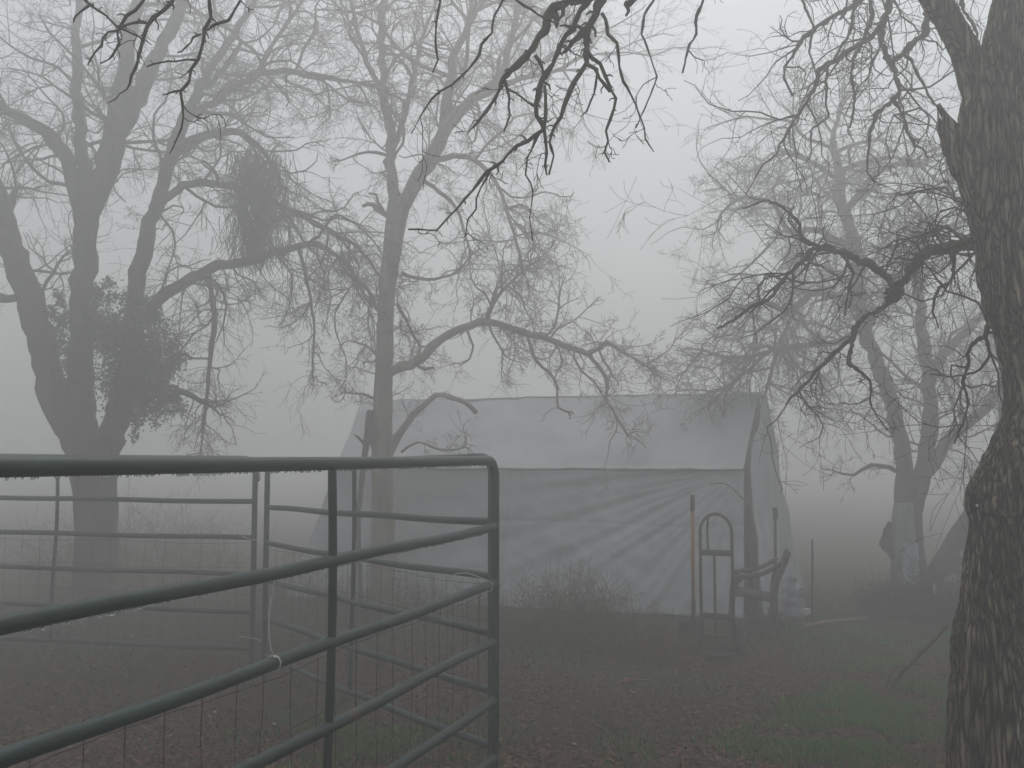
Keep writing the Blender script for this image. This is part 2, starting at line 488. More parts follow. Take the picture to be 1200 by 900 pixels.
def grow_all(mb):
    A = np.array(mb.seeds, float)
    p, d, ln, r = A[:, 0:3], _unit(A[:, 3:6]), A[:, 6], A[:, 7]
    lv, gn, dr, kd = A[:, 8], A[:, 9], A[:, 10], A[:, 11]
    rr = np.random.default_rng(len(A) + 17)
    first = True
    while len(p):
        N = len(p)
        n = 11 if first else (8 if lv.max() >= 2 else (6 if lv.max() >= 1 else 4))
        pts = np.empty((N, n + 1, 3)); dirs = np.empty((N, n + 1, 3))
        pts[:, 0] = p; dirs[:, 0] = d
        q = p; dd = d
        for i in range(n):
            if i % 2 == 0: kink = _unit(rr.normal(size=(N, 3)))
            dd = dd + kink * gn[:, None] * ((1.9 if first else 1.25) if i % 2 == 0 else .5)
            dd[:, 2] -= dr * 0.12
            dd = _unit(dd)
            q = q + dd * (ln / n * (0.7 + 0.6 * rr.random(N)))[:, None]
            pts[:, i + 1] = q; dirs[:, i + 1] = dd
        rad = np.maximum(r[:, None] * (1 - 0.68 * np.linspace(0, 1, n + 1))[None], mb.min_tip)
        mb.batch_tubes(pts, rad, 5 if first else 3)
        sel = lv >= 1
        if not sel.any(): break
        idx = np.nonzero(sel)[0]
        cnt = np.maximum(2, np.round(kd[idx] * (0.7 + 0.6 * rr.random(len(idx))))).astype(int)
        par = np.repeat(idx, cnt)
        M = len(par)
        t = 0.15 + 0.85 * rr.random(M)
        ii = np.clip((t * n).astype(int), 1, n)
        base = pts[par, ii]; bd = dirs[par, ii]
        side = _unit(np.cross(bd, rr.normal(size=(M, 3))))
        ang = np.radians(rr.uniform(26, 72, M))[:, None]
        d = _unit(bd * np.cos(ang) + side * np.sin(ang))
        ln = ln[par] * rr.uniform(.32, .8, M) * (1.15 - .5 * t)
        r = np.maximum(rad[par, ii] * rr.uniform(.5, .85, M), mb.min_tip)
        p = base
        gn = gn[par] * 1.0; dr = dr[par]; kd = np.maximum(2, kd[par] - 1); lv = lv[par] - 1
        first = False

def limb_pts(trace, step):
    """trace rows: (px, py, width_px, depth)"""
    rows = []
    for px, py, w, d in trace:
        q = P(px, py, d)
        rows.append([q[0], q[1], q[2], w / 2 / F_PX * d])
    return catmull(rows, step)

def make_tree(label, traces, depth, bark, twig, crown_mb=None, seed=1, trunk_k=20, step=0.12, foot=None, group=None,
              twig_scale=1.0, density=1.0, min_r=0.0022, after=None):
    """traces: list of dict(t=[(px,py,w[,d])...], n=side branches per metre, L=length, lv=levels, droop, kind)"""
    global rng
    random.seed(seed); rng = np.random.default_rng(seed)
    root = thing('oak_tree', label, 'tree', foot, group)
    crown = MB(); crown.min_tip = 0.0019
    for tr in traces:
        t = [(a[0], a[1], a[2], a[3] if len(a) > 3 else depth) for a in tr['t']]
        # real depth wander, so the crown has body
        if not tr.get('flat'):
            w0 = random.uniform(-1, 1); amp = tr.get('amp', 0.0)
            t = [(a[0], a[1], a[2], a[3] + amp * w0 * (i / max(1, len(t) - 1)) ** 1.2) for i, a in enumerate(t)]
        R = limb_pts(t, tr.get('step', step))
        pts = R[:, :3].copy(); rad = np.maximum(R[:, 3], min_r)
        kind = tr.get('kind', 'limb')
        if kind != 'trunk':
            jit = rng.normal(size=pts.shape) * np.minimum(rad, 0.05)[:, None] * 0.28
            jit[0] = 0; pts += jit
            rad = rad * (1 + 0.16 * (rng.random(len(rad)) - 0.5))
        if kind == 'crown':
            crown.tube(pts, rad, k=6, cap=True, rough=0.25)
        else:
            mb = MB(); mb.tube(pts, rad, k=(trunk_k if kind == 'trunk' else tr.get('k', 12)), cap=True, rough=0.14)
            mb.build(kind, tr.get('m', bark), root)
        # side growth
        seg = np.linalg.norm(np.diff(pts, axis=0), axis=1); cum = np.concatenate([[0], np.cumsum(seg)]); tot = cum[-1]
        nk = int(tr.get('n', 0) * tot * density * 1.3)
        lo = tr.get('from', 0.12)
        for j in range(nk):
            s = tot * (lo + (1 - lo) * (j + random.random()) / nk)
            i = min(len(pts) - 2, int(np.searchsorted(cum, s)) - 1); i = max(i, 0)
            p = pts[i] + (pts[i + 1] - pts[i]) * random.random()
            bd = pts[i + 1] - pts[i]; bd = bd / (np.linalg.norm(bd) + 1e-9)
            side = np.cross(bd, rnd_dir()); side /= np.linalg.norm(side) + 1e-9
            if 'bias' in tr:
                side = side + np.array(tr['bias']); side /= np.linalg.norm(side)
            ang = math.radians(random.uniform(35, 80))
            nd = bd * math.cos(ang) + side * math.sin(ang)
            L = tr.get('L', 0.8) * random.choice([random.uniform(0.35, .9), random.uniform(.8, 1.7)]) * twig_scale
            r0 = min(rad[i] * 0.6, max(0.004, L * 0.0155)) 
            r0 = max(r0, min_r)
            grow(crown, p, nd, L, r0, tr.get('lv', 2), tr.get('gn', 0.27), tr.get('droop', 0.0), tr.get('kids', 5))
        if tr.get('tip', True) and kind != 'trunk':
            bd = pts[-1] - pts[-2]; bd /= np.linalg.norm(bd) + 1e-9
            for q in range(3):
                side = rnd_dir()
                nd = bd + side * 0.6; nd /= np.linalg.norm(nd)
                grow(crown, pts[-1], nd, tr.get('L', 0.8) * 0.6 * twig_scale, max(min_r, rad[-1] * 0.8), min(2, tr.get('lv', 2)), 0.3, tr.get('droop', 0.0), 4)
    if crown.v: crown.build('crown', twig, root)
    if after: after(root)
    return root

def at(o_px, o_py, d): return P(o_px, o_py, d)

# ---- left tree, three great limbs from one bole
D1 = 11.0
foot1 = GP(112, 699); 
def leaf_cloud(parent, name, m, blobs, n, size, lab=None, stems=None):
    V, Fc = [], []
    k = 0
    tot = sum(b[3] for b in blobs)
    for (c, r, asp, w) in blobs:
        sub = []
        for q in range(max(3, int(26 * w / tot * len(blobs)))):
            v = rnd_dir() * (random.random() ** 0.5)
            sub.append(np.array([c[0] + v[0] * r, c[1] + v[1] * r, c[2] + v[2] * r * asp]))
        for j in range(int(n * w / tot)):
            s = sub[random.randrange(len(sub))]
            p = s + rng.normal(size=3) * r * 0.17
            L = size * random.uniform(0.6, 1.3); W = L * 0.45
            a = rnd_dir(); b = np.cross(a, rnd_dir()); b /= np.linalg.norm(b)
            V += [p - a * L, p + b * W, p + a * L, p - b * W]
            Fc.append((k, k + 1, k + 2, k + 3)); k += 4
    mb = MB(); mb.add(V, Fc)
    o = mb.build(name, m, parent, smooth=False)
    if lab: o['label'] = lab
    return o

def ivy1(root):
    blobs = []
    for (px, py, r, w) in [(170, 400, .36, 3), (150, 450, .36, 3), (185, 430, .3, 2.0), (135, 400, .3, 1.6), (165, 360, .26, 1.0), (75, 395, .24, .8), (80, 430, .22, .6), (70, 365, .18, .4),
                           (120, 380, .3, 1.2), (170, 475, .26, 1.0), (125, 350, .2, .5), (195, 470, .2, .6), (140, 500, .2, .5)]:
        blobs.append((P(px, py, D1 - 0.25 + random.uniform(-.25, .25)), r, 1.0, w))
    leaf_cloud(root, 'mistletoe', M_leaf_ev, blobs, 15000, 0.026, 'dark leafy evergreen clump growing among the three limbs')
    # witch's broom with hanging lichen
    mb = MB()
    for j in range(900):
        c = P(random.gauss(300, 17), random.uniform(175, 290), D1 + random.gauss(0, .22))
        L = random.uniform(.15, .5)
        p = [c]; d = np.array([0, 0, -1.0])
        for i in range(5):
            d = d + rnd_dir() * 0.35; d /= np.linalg.norm(d)
            p.append(p[-1] + d * L / 5)
        mb.tube(p, np.linspace(.006, .0025, 6), k=3, cap=False)
    o = mb.build('lichen_clump', M_lichen, root); o['label'] = 'dense hanging clump of lichen and twigs on the right hand branches'

t1 = make_tree('big foggy oak at left with three trunks, leafy clump and hanging lichen', [
    dict(kind='trunk', t=[(114, 712, 64), (113, 695, 54), (112, 640, 48), (112, 580, 48), (110, 545, 54), (109, 520, 50), (108, 508, 36)], n=0, tip=False),
    dict(t=[(104, 548, 30), (88, 520, 32), (60, 450, 33), (37, 360, 31), (15, 290, 27), (0, 240, 24), (-25, 170, 20), (-45, 80, 14), (-60, 0, 10)], n=3.5, L=.9, lv=2, amp=.6, **{'from': .4}),
    dict(t=[(110, 550, 32), (100, 510, 34), (95, 430, 30), (97, 330, 28), (100, 245, 28), (98, 225, 24)], n=1, L=.5, lv=2, amp=0, tip=False, **{'from': .5}),
    dict(t=[(99, 250, 22), (80, 190, 18), (50, 155, 15), (20, 135, 12), (-20, 115, 9), (-70, 100, 6)], n=7, L=1.0, lv=3, amp=.5),
    dict(t=[(98, 240, 18), (93, 150, 15), (88, 60, 11), (92, 0, 8), (95, -60, 6)], n=5, L=1.0, lv=3, amp=.5),
    dict(t=[(101, 255, 26), (117, 215, 28), (133, 165, 27), (145, 90, 20), (155, 30, 16), (175, -40, 11), (190, -90, 7)], n=5, L=1.1, lv=3, amp=.4),
    dict(t=[(136, 165, 20), (160, 115, 19), (185, 60, 16), (210, 15, 14), (235, -40, 10), (250, -90, 6)], n=5, L=1.0, lv=3, amp=.7),
    dict(t=[(114, 552, 30), (130, 515, 32), (145, 450, 28), (158, 380, 24), (160, 330, 20), (180, 250, 17), (200, 180, 15), (225, 120, 12), (260, 60, 9), (300, 0, 6), (320, -50, 4)], n=4, L=.9, lv=3, amp=.4, **{'from': .45}),
    dict(t=[(156, 375, 14), (195, 345, 14), (245, 315, 12), (300, 303, 10), (350, 288, 8), (385, 292, 6), (425, 335, 3)], n=7, L=.85, lv=3, amp=-.6, droop=.5, bias=(0, 0, -.5)),
    dict(t=[(178, 245, 10), (225, 215, 9), (270, 220, 8), (320, 237, 8), (370, 262, 6), (420, 290, 4), (445, 325, 3)], n=8, L=.8, lv=3, amp=.6, droop=.4),
    dict(t=[(198, 185, 12), (225, 165, 11), (270, 155, 9), (310, 178, 6), (335, 225, 4)], n=6, L=.8, lv=2, amp=.5, droop=.3),
    dict(t=[(215, 142, 9), (260, 112, 9), (310, 85, 8), (370, 88, 6), (420, 98, 4)], n=7, L=.9, lv=3, amp=-.5),
    dict(t=[(240, 105, 6), (262, 80, 6), (282, 50, 5), (265, 30, 4), (250, 5, 4), (262, -30, 3)], n=6, L=.7, lv=2, amp=-.5),
    dict(t=[(300, 88, 6), (320, 50, 5), (345, 15, 4), (375, -30, 3)], n=7, L=.8, lv=3, amp=.4),
    dict(t=[(245, 318, 6), (250, 380, 6), (245, 440, 5), (240, 490, 3), (235, 530, 2)], n=8, L=.5, lv=2, amp=.2, droop=.4, kind='crown'),
    dict(t=[(180, 480, 8), (210, 458, 8), (235, 470, 6), (250, 478, 4)], n=8, L=.5, lv=2, kind='crown'),
    dict(t=[(350, 288, 5), (362, 340, 4), (368, 385, 3), (366, 440, 2)], n=8, L=.45, lv=2, kind='crown', droop=.4),
    dict(t=[(-40, 330, 14), (-10, 345, 12), (20, 352, 10)], n=3, L=.5, lv=2, kind='limb', tip=False),
    dict(t=[(40, 370, 5), (55, 330, 4), (75, 300, 3)], n=5, L=.5, lv=2, kind='crown'),
], D1, M_bark, M_twig, seed=3, foot=foot1, after=ivy1)

# ---- middle tree
D2 = 10.3
t2 = make_tree('slender grey oak between the pen and the tarp shelter, one long arched limb', [
    dict(kind='trunk', t=[(447, 722, 42), (448, 695, 32), (449, 600, 27), (448, 520, 24), (450, 430, 21), (453, 350, 19), (460, 290, 22), (466, 248, 26), (468, 232, 22)], n=2.2, L=.5, lv=2, droop=.3, tip=False, **{'from': .35}),
    dict(t=[(463, 250, 16), (459, 200, 13), (458, 160, 12), (450, 110, 10), (447, 50, 9), (450, 0, 8), (455, -60, 6), (450, -100, 4)], n=5, L=.9, lv=3, amp=.5),
    dict(t=[(452, 120, 7), (430, 72, 6), (415, 20, 5), (405, -30, 4), (395, -70, 3)], n=6, L=.8, lv=3, amp=.5),
    dict(t=[(460, 175, 7), (478, 120, 7), (487, 75, 6), (500, 30, 4), (520, -20, 3)], n=6, L=.8, lv=3, amp=-.6),
    dict(t=[(468, 248, 18), (500, 192, 17), (525, 152, 15), (548, 122, 12), (580, 95, 10), (598, 50, 8), (612, -10, 6), (630, -60, 4)], n=5, L=.9, lv=3, amp=.5),
    dict(t=[(523, 155, 12), (525, 110, 11), (535, 60, 9), (560, 10, 7), (580, -40, 5)], n=6, L=1.0, lv=3, amp=-.6),
    dict(t=[(550, 120, 8), (600, 95, 7), (650, 85, 5), (690, 60, 3)], n=8, L=1.0, lv=3, amp=.3),
    dict(t=[(505, 188, 7), (545, 182, 6), (580, 212, 5), (595, 250, 4), (612, 310, 3)], n=8, L=.8, lv=3, amp=-.3, droop=.3),
    dict(t=[(490, 208, 5), (515, 225, 5), (535, 245, 4), (550, 290, 3)], n=6, L=.6, lv=3),
    dict(t=[(470, 320, 5), (500, 328, 4), (530, 322, 3), (552, 300, 2)], n=6, L=.6, lv=2, kind='crown'),
    dict(t=[(452, 440, 11), (465, 433, 12), (490, 423, 12), (520, 395, 10), (560, 378, 9), (600, 385, 8), (650, 400, 7), (690, 414, 7), (710, 400, 5), (730, 412, 4), (762, 432, 3)], n=9, L=.6, lv=3, amp=-.8, **{'from': .3}),
    dict(t=[(688, 412, 6), (710, 440, 5), (712, 470, 4), (735, 508, 2)], n=10, L=.4, lv=2, kind='crown', amp=-.1),
    dict(t=[(617, 390, 4), (628, 422, 4), (650, 445, 3.5), (654, 478, 3), (664, 482, 3)], n=2, L=.2, lv=1, kind='crown'),
    dict(t=[(570, 376, 6), (582, 350, 5), (600, 330, 4), (620, 310, 3)], n=12, L=.7, lv=3, kind='crown'),
    dict(t=[(484, 424, 5), (498, 432, 5), (508, 430, 4)], n=0, kind='crown', tip=False),
    dict(t=[(452, 540, 9), (462, 522, 9), (478, 495, 8), (500, 470, 7), (520, 463, 6), (545, 472, 5.5), (558, 482, 6)], n=2, L=.25, lv=1, tip=False),
    dict(t=[(470, 530, 4), (490, 518, 3), (520, 528, 3), (545, 524, 2)], n=6, L=.35, lv=2, kind='crown'),
    dict(t=[(447, 548, 11), (438, 520, 11), (433, 497, 10), (434, 482, 8)], n=0, tip=False),
    dict(t=[(460, 256, 8), (448, 250, 7), (438, 240, 6), (424, 241, 4)], n=1, L=.2, lv=1, tip=False),
    dict(t=[(448, 246, 6), (440, 228, 4), (432, 226, 3)], n=0, kind='crown', tip=False),
    dict(t=[(452, 385, 6), (435, 345, 4), (415, 325, 3), (380, 310, 2)], n=8, L=.5, lv=3, kind='crown', droop=.3),
    dict(t=[(447, 425, 4), (430, 405, 3), (410, 400, 2)], n=10, L=.4, lv=2, kind='crown'),
    dict(t=[(446, 470, 4), (425, 462, 3), (405, 460, 2)], n=10, L=.35, lv=2, kind='crown'),
    dict(t=[(465, 355, 5), (478, 380, 4), (492, 405, 3)], n=14, L=.4, lv=3, kind='crown'),
    dict(t=[(454, 182, 4), (430, 178, 3), (400, 188, 2)], n=3, L=.3, lv=2, kind='crown'),
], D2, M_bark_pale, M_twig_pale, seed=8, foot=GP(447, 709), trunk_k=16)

# the snapped branch hanging on the stub of the middle tree
mb = MB()
mb.tube([P(434, 481, 10.2), P(429, 520, 10.1), P(424, 560, 10.0), P(420, 600, 9.95), P(421, 640, 9.9), P(423, 700, 9.9), GP(424, 718)], [.034, .03, .028, .026, .022, .02, .018], k=7, rough=.3)
mb.tube([P(427, 520, 10.1), P(419, 512, 10.1), P(416, 510, 10.2)], [.02, .014, .01], k=5)
o = recenter(mb.build('broken_branch', M_twig)); tag(o, 'long dark snapped branch leaning on the stub of the slender oak', 'branch')

# ---- right-hand tree behind the yard
D3 = 11.2
t3 = make_tree('wide foggy oak right of the tarp shelter, trunk splitting into a V', [
    dict(kind='trunk', t=[(1068, 706, 52), (1066, 685, 42), (1064, 640, 36), (1063, 600, 33), (1064, 580, 26)], n=0, tip=False),
    dict(t=[(1066, 605, 24), (1062, 570, 23), (1058, 530, 19), (1048, 480, 18), (1030, 430, 17), (1014, 390, 16), (1008, 345, 15), (1002, 290, 14), (988, 245, 13), (983, 205, 10), (976, 165, 7), (985, 130, 4)], n=4.5, L=1.1, lv=3, amp=.5, **{'from': .4}),
    dict(t=[(1066, 605, 20), (1075, 580, 19), (1087, 530, 18), (1092, 475, 16), (1086, 420, 15), (1078, 360, 12), (1072, 300, 8), (1080, 250, 5)], n=5, L=1.0, lv=3, amp=.5, **{'from': .25}),
    dict(t=[(1078, 575, 14), (1088, 550, 14), (1112, 515, 14), (1150, 482, 12), (1185, 440, 10), (1210, 400, 7)], n=6, L=1.0, lv=3, amp=.6),
    dict(t=[(1089, 440, 12), (1120, 402, 10), (1150, 370, 9), (1180, 325, 7), (1200, 280, 5)], n=6, L=.9, lv=3, amp=-.4),
    dict(t=[(1008, 365, 10), (990, 352, 9), (955, 342, 9), (925, 365, 7), (890, 352, 5), (860, 368, 3)], n=9, L=.8, lv=3, amp=-.7, droop=.3),
    dict(t=[(1003, 300, 9), (960, 270, 8), (925, 272, 7), (908, 240, 6), (870, 232, 4), (845, 250, 3)], n=9, L=.9, lv=3, amp=.5),
    dict(t=[(1012, 385, 9), (980, 400, 8), (945, 405, 6), (905, 410, 5), (870, 440, 4), (835, 470, 3)], n=10, L=.8, lv=3, amp=.4, droop=.5),
    dict(t=[(990, 250, 8), (1015, 215, 7), (1045, 195, 6), (1080, 190, 4)], n=8, L=.9, lv=3, amp=-.5),
    dict(t=[(985, 210, 6), (950, 190, 5), (920, 180, 4), (890, 195, 3)], n=8, L=.8, lv=3, amp=-.4),
    dict(t=[(935, 360, 6), (915, 400, 5), (900, 450, 4), (890, 490, 3)], n=10, L=.7, lv=3, amp=.3, droop=.5, kind='crown'),
    dict(t=[(1060, 556, 6), (1040, 548, 6), (1020, 545, 5), (1000, 556, 4), (978, 553, 2)], n=4, L=.3, lv=2, kind='crown'),
    dict(t=[(900, 415, 4), (855, 420, 4), (825, 410, 3)], n=9, L=.8, lv=3, kind='crown', droop=.5),
], D3, M_bark, M_twig, seed=21, foot=GP(1066, 697), trunk_k=16, density=1.15)

# ---- leaning trunk right behind it
t5 = make_tree('dark leaning trunk just right of the foggy V-shaped oak', [
    dict(kind='trunk', t=[(1086, 716, 46), (1096, 690, 36), (1115, 650, 30), (1140, 608, 27), (1168, 560, 22), (1200, 500, 18), (1235, 430, 14)], n=1.5, L=.8, lv=2, tip=False, **{'from': .25}),
    dict(t=[(1150, 592, 12), (1165, 540, 10), (1175, 480, 8), (1172, 430, 5)], n=4, L=.8, lv=2),
], 10.3, M_bark, M_twig, seed=31, foot=GP(1090, 708), trunk_k=14)

# ------------------------------------------------------------------ foreground oak
D4 = 3.6
def near_trunk():
    prof = [(920, 1110, 1206), (900, 1114, 1204), (800, 1117, 1200), (740, 1120, 1199), (700, 1128, 1206), (650, 1138, 1216), (615, 1143, 1222), (590, 1138, 1230), (560, 1150, 1240), (500, 1174, 1262),
            (450, 1180, 1266), (400, 1172, 1256), (350, 1158, 1242), (300, 1147, 1228), (250, 1136, 1216), (200, 1124, 1206), (160, 1121, 1202), (120, 1133, 1201), (60, 1153, 1209), (0, 1163, 1226), (-80, 1180, 1246), (-180, 1200, 1262), (-300, 1225, 1280)]
    rows = []
    for y, l, r in prof:
        q = P((l + r) / 2, y, D4); rows.append([q[0], q[1], q[2], (r - l) / 2 / F_PX * D4])
    # foot down to the soil
    b = rows[0]
    rows = [[b[0] - .0, b[1] - 0.02, -0.12, 0.235], [b[0], b[1] - .01, 0.06, 0.185]] + rows
    return catmull(rows, 0.012)
def bark_tube(mb, R, k, amp, twist=0.0):
    pts, rad = R[:, :3], R[:, 3]
    m = len(pts)
    t = np.gradient(pts, axis=0); t /= np.linalg.norm(t, axis=1, keepdims=True)
    u = np.cross(t[0], [0, 1.0, 0.1]); u /= np.linalg.norm(u)
    vs = []
    for i in range(m):
        u = u - t[i] * np.dot(u, t[i]); u /= np.linalg.norm(u)
        w = np.cross(t[i], u)
        for j in range(k):
            a = 2 * math.pi * j / k
            nrm = math.cos(a) * u + math.sin(a) * w
            p = pts[i] + nrm * rad[i]
            q = Vector((p[0], p[1], p[2] * 0.13))
            wv = noise.noise_vector(q * 9.0) * 0.022
            q2 = (q + wv) * 56.0
            dd, _ = noise.voronoi(q2)
            e = min(1.0, (dd[1] - dd[0]) / 0.35)
            h = amp * (e - 0.7) + (0.02 * (rad[i] / .12)) * noise.noise(Vector(p) * 5.0) + 0.004 * noise.noise(Vector(p) * 30.0)
            # burls
            vs.append(p + nrm * h)
    fs = []
    for i in range(m - 1):
        for j in range(k):
            j2 = (j + 1) % k
            fs.append((i * k + j, i * k + j2, (i + 1) * k + j2, (i + 1) * k + j))
    fs.append(tuple((m - 1) * k + j for j in range(k)))
    mb.add(vs, fs)

random.seed(5); rng = np.random.default_rng(5)
t4 = thing('oak_tree', 'nearest oak at the right edge with thick furrowed bark and overhanging twigs', 'tree', (GP(1157, 1000)[0], 3.6, 0))
mb = MB(); bark_tube(mb, near_trunk(), 260, 0.007); 
mb.build('trunk', M_bark_near, t4)
# left fork
def lt(rows, step): return limb_pts([(a[0], a[1], a[2], a[3] if len(a) > 3 else D4) for a in rows], step)
fork = lt([(1168, 225, 46), (1160, 165, 46), (1150, 115, 38), (1138, 75, 34), (1124, 46, 31), (1097, 0, 31), (1076, -35, 30, 3.6), (1070, -80, 29, 3.5), (1030, -140, 26, 3.3), (960, -185, 23, 3.1), (880, -190, 21, 2.9), (800, -150, 19, 2.75), (745, -85, 17, 2.65), (712, -35, 14, 2.6)], 0.014)
mb = MB(); bark_tube(mb, fork, 110, 0.004)
mb.build('limb', M_bark_near, t4)
# broken stubs
mb = MB()
mb.tube(lt([(1150, 195, 30), (1132, 172, 20), (1118, 152, 14), (1107, 136, 9), (1099, 122, 5)], .02)[:, :3], lt([(1150, 195, 30), (1132, 172, 20), (1118, 152, 14), (1107, 136, 9), (1099, 122, 5)], .02)[:, 3], k=9, rough=.3)
mb.build('stub', M_bark_near, t4)
mb = MB()
R = lt([(1140, 212, 34), (1122, 186, 26), (1111, 165, 17), (1103, 150, 11), (1100, 138, 3)], .02); mb.tube(R[:, :3], R[:, 3], k=9, rough=.3)
mb.build('stub', M_bark_near, t4)

crown = MB(); crown.min_tip = 0.001
def near_branch(rows, n=6, L=.25, lv=1, droop=.5, d=2.6, step=.018, kids=3, gn=.38, tip=False, mbx=None, knob=True, bias=None):
    tgt = mbx or crown
    rw = [(a[0], a[1], a[2], a[3] if len(a) > 3 else d) for a in rows]
    R = limb_pts(rw, step)
    if rows[0][2] < 12:
        K = np.array([list(P(q[0], q[1], q[3])) + [q[2] / 2 / F_PX * q[3]] for q in rw])
        fine = [K[0]]
        for q0, q1 in zip(K[:-1], K[1:]):       # break each stretch with a small elbow
            m_ = (q0 + q1) / 2; ln_ = np.linalg.norm((q1 - q0)[:3])
            m_[:3] += rng.normal(size=3) * ln_ * .07
            for w0, w1 in ((q0, m_), (m_, q1)):
                n_ = max(1, int(np.linalg.norm((w1 - w0)[:3]) / step))
                for t_ in range(1, n_ + 1): fine.append(w0 + (w1 - w0) * t_ / n_)
        R = np.array(fine)
    pts, rad = R[:, :3].copy(), np.maximum(R[:, 3], .0012)
    j = rng.normal(size=pts.shape) * rad[:, None] * .25; j[0] = 0
    pts += j
    rad = rad * (1 + .55 * (rng.random(len(rad)) - .5))
    tgt.tube(pts, rad, k=8, rough=.25)
    tot = np.linalg.norm(np.diff(pts, axis=0), axis=1).sum()
    nk = int(n * tot)
    for q in range(nk):
        i = random.randrange(1, len(pts) - 1)
        bd = pts[i + 1] - pts[i]; bd /= np.linalg.norm(bd) + 1e-9
        side = np.cross(bd, rnd_dir()); side /= np.linalg.norm(side) + 1e-9
        if bias is not None: side = side + np.array(bias); side /= np.linalg.norm(side)
        ang = math.radians(random.uniform(30, 75))
        grow(tgt, pts[i], bd * math.cos(ang) + side * math.sin(ang), L * random.uniform(.3, 1.2), min(rad[i] * .6, max(.0016, L * .011)), lv, gn, droop, kids)
    if knob:       # short spurs and buds all along the twig
        for q in range(int(tot * 34)):
            i = random.randrange(1, len(pts) - 1)
            bd = pts[i + 1] - pts[i]; bd /= np.linalg.norm(bd) + 1e-9
            side = np.cross(bd, rnd_dir()); side /= np.linalg.norm(side) + 1e-9
            s = rad[i] * random.uniform(1.2, 3.0) + random.uniform(0, .003)
            tgt.tube([pts[i], pts[i] + (side + .3 * bd) * s, pts[i] + (side * 1.1 + .7 * bd) * s * 1.2], [rad[i] * .6, rad[i] * .42, rad[i] * .25], k=4)
    if tip:
        bd = pts[-1] - pts[-2]; bd /= np.linalg.norm(bd)
        for q in range(2): grow(tgt, pts[-1], bd + rnd_dir() * .4, L * .6, rad[-1], 1, gn, droop, 3)

# overhead cluster hanging into the top centre
near_branch([(712, -38, 13), (700, -18, 13), (690, -2, 13), (665, 2, 12), (650, 8, 11), (640, 30, 9), (625, 55, 8.5), (605, 78, 7), (590, 92, 6), (583, 110, 4.5), (570, 130, 4), (548, 157, 1.6)], n=9, L=.12, lv=1)
near_branch([(690, -2, 8), (680, 12, 7), (665, 40, 7), (650, 68, 6), (641, 85, 6), (631, 105, 6), (630, 135, 6), (637, 153, 5), (618, 165, 4.5), (595, 180, 4), (570, 202, 4), (552, 225, 3.4), (535, 245, 3), (512, 270, 2.6), (478, 269, 1.8)], n=7, L=.14, lv=1)
near_branch([(715, -20, 10), (705, 0, 10), (692, 28, 10), (685, 38, 9), (672, 50, 8), (660, 62, 4)], n=3, L=.06, lv=0)
near_branch([(690, 30, 8), (687, 55, 7), (689, 75, 7), (673, 95, 5.5), (660, 125, 5.5), (650, 148, 5.5), (643, 166, 4), (643, 205, 2)], n=8, L=.1, lv=1, d=2.62)
near_branch([(688, 60, 5.5), (703, 76, 5), (714, 100, 4), (721, 115, 4), (715, 140, 4), (713, 165, 3.4), (714, 190, 2.4)], n=9, L=.1, lv=1, d=2.6)
near_branch([(705, 15, 6), (712, 40, 4), (725, 68, 3.5), (740, 110, 2.8), (755, 150, 2), (766, 178, 1.2)], n=5, L=.12, lv=1, d=2.7, knob=False)
near_branch([(689, 76, 4), (702, 92, 4), (715, 108, 3.5)], n=4, L=.1, lv=1, d=2.6)
near_branch([(700, 80, 3), (698, 100, 3), (692, 118, 2), (680, 137, 1.2)], n=5, L=.08, lv=1, d=2.62)
near_branch([(638, 100, 4), (640, 120, 4), (637, 150, 4), (640, 180, 3), (641, 205, 2.4)], n=12, L=.1, lv=1, d=2.58)
near_branch([(627, 65, 4), (636, 80, 4), (640, 92, 4)], n=4, L=.06, lv=1, d=2.6)
near_branch([(590, 92, 3.4), (597, 115, 3.4), (598, 135, 2.6), (590, 155, 2)], n=10, L=.06, lv=1, d=2.6)
near_branch([(596, 105, 3), (612, 115, 3), (625, 124, 3)], n=8, L=.05, lv=1, d=2.6)
near_branch([(632, 155, 3), (618, 185, 3), (616, 205, 2.4), (625, 225, 1.8), (624, 282, 1.2)], n=6, L=.08, lv=1, d=2.62)
near_branch([(575, 198, 3), (563, 220, 2.6), (558, 245, 2), (545, 278, 1.2)], n=6, L=.1, lv=1, d=2.6)
near_branch([(600, -30, 4), (590, 0, 3.4), (576, 38, 3.2), (562, 65, 3.2), (542, 88, 2.6), (515, 107, 2.4), (500, 125, 1.8), (482, 157, 1.2)], n=5, L=.14, lv=1, d=2.4)
near_branch([(515, -30, 3), (516, 0, 3), (510, 50, 2.4), (507, 85, 1.6)], n=3, L=.06, lv=0, d=2.4)
near_branch([(610, -30, 3), (606, 0, 3), (622, 10, 3), (640, 22, 3), (655, 28, 3)], n=3, L=.06, lv=0, d=2.5)
near_branch([(745, -10, 14), (738, 2, 10), (730, 6, 5)], n=10, L=.05, lv=1, d=2.5)
near_branch([(800, -150, 6, 2.75), (780, -60, 5, 2.9), (766, 0, 4, 3.1), (752, 40, 3, 3.2), (770, 90, 2, 3.2), (745, 150, 1.4, 3.2)], n=7, L=.25, lv=1, knob=False)
near_branch([(840, -170, 7, 2.85), (830, -70, 5, 3.2), (824, 0, 4, 3.5), (816, 40, 3, 3.6), (800, 85, 2, 3.6)], n=7, L=.25, lv=1, knob=False)
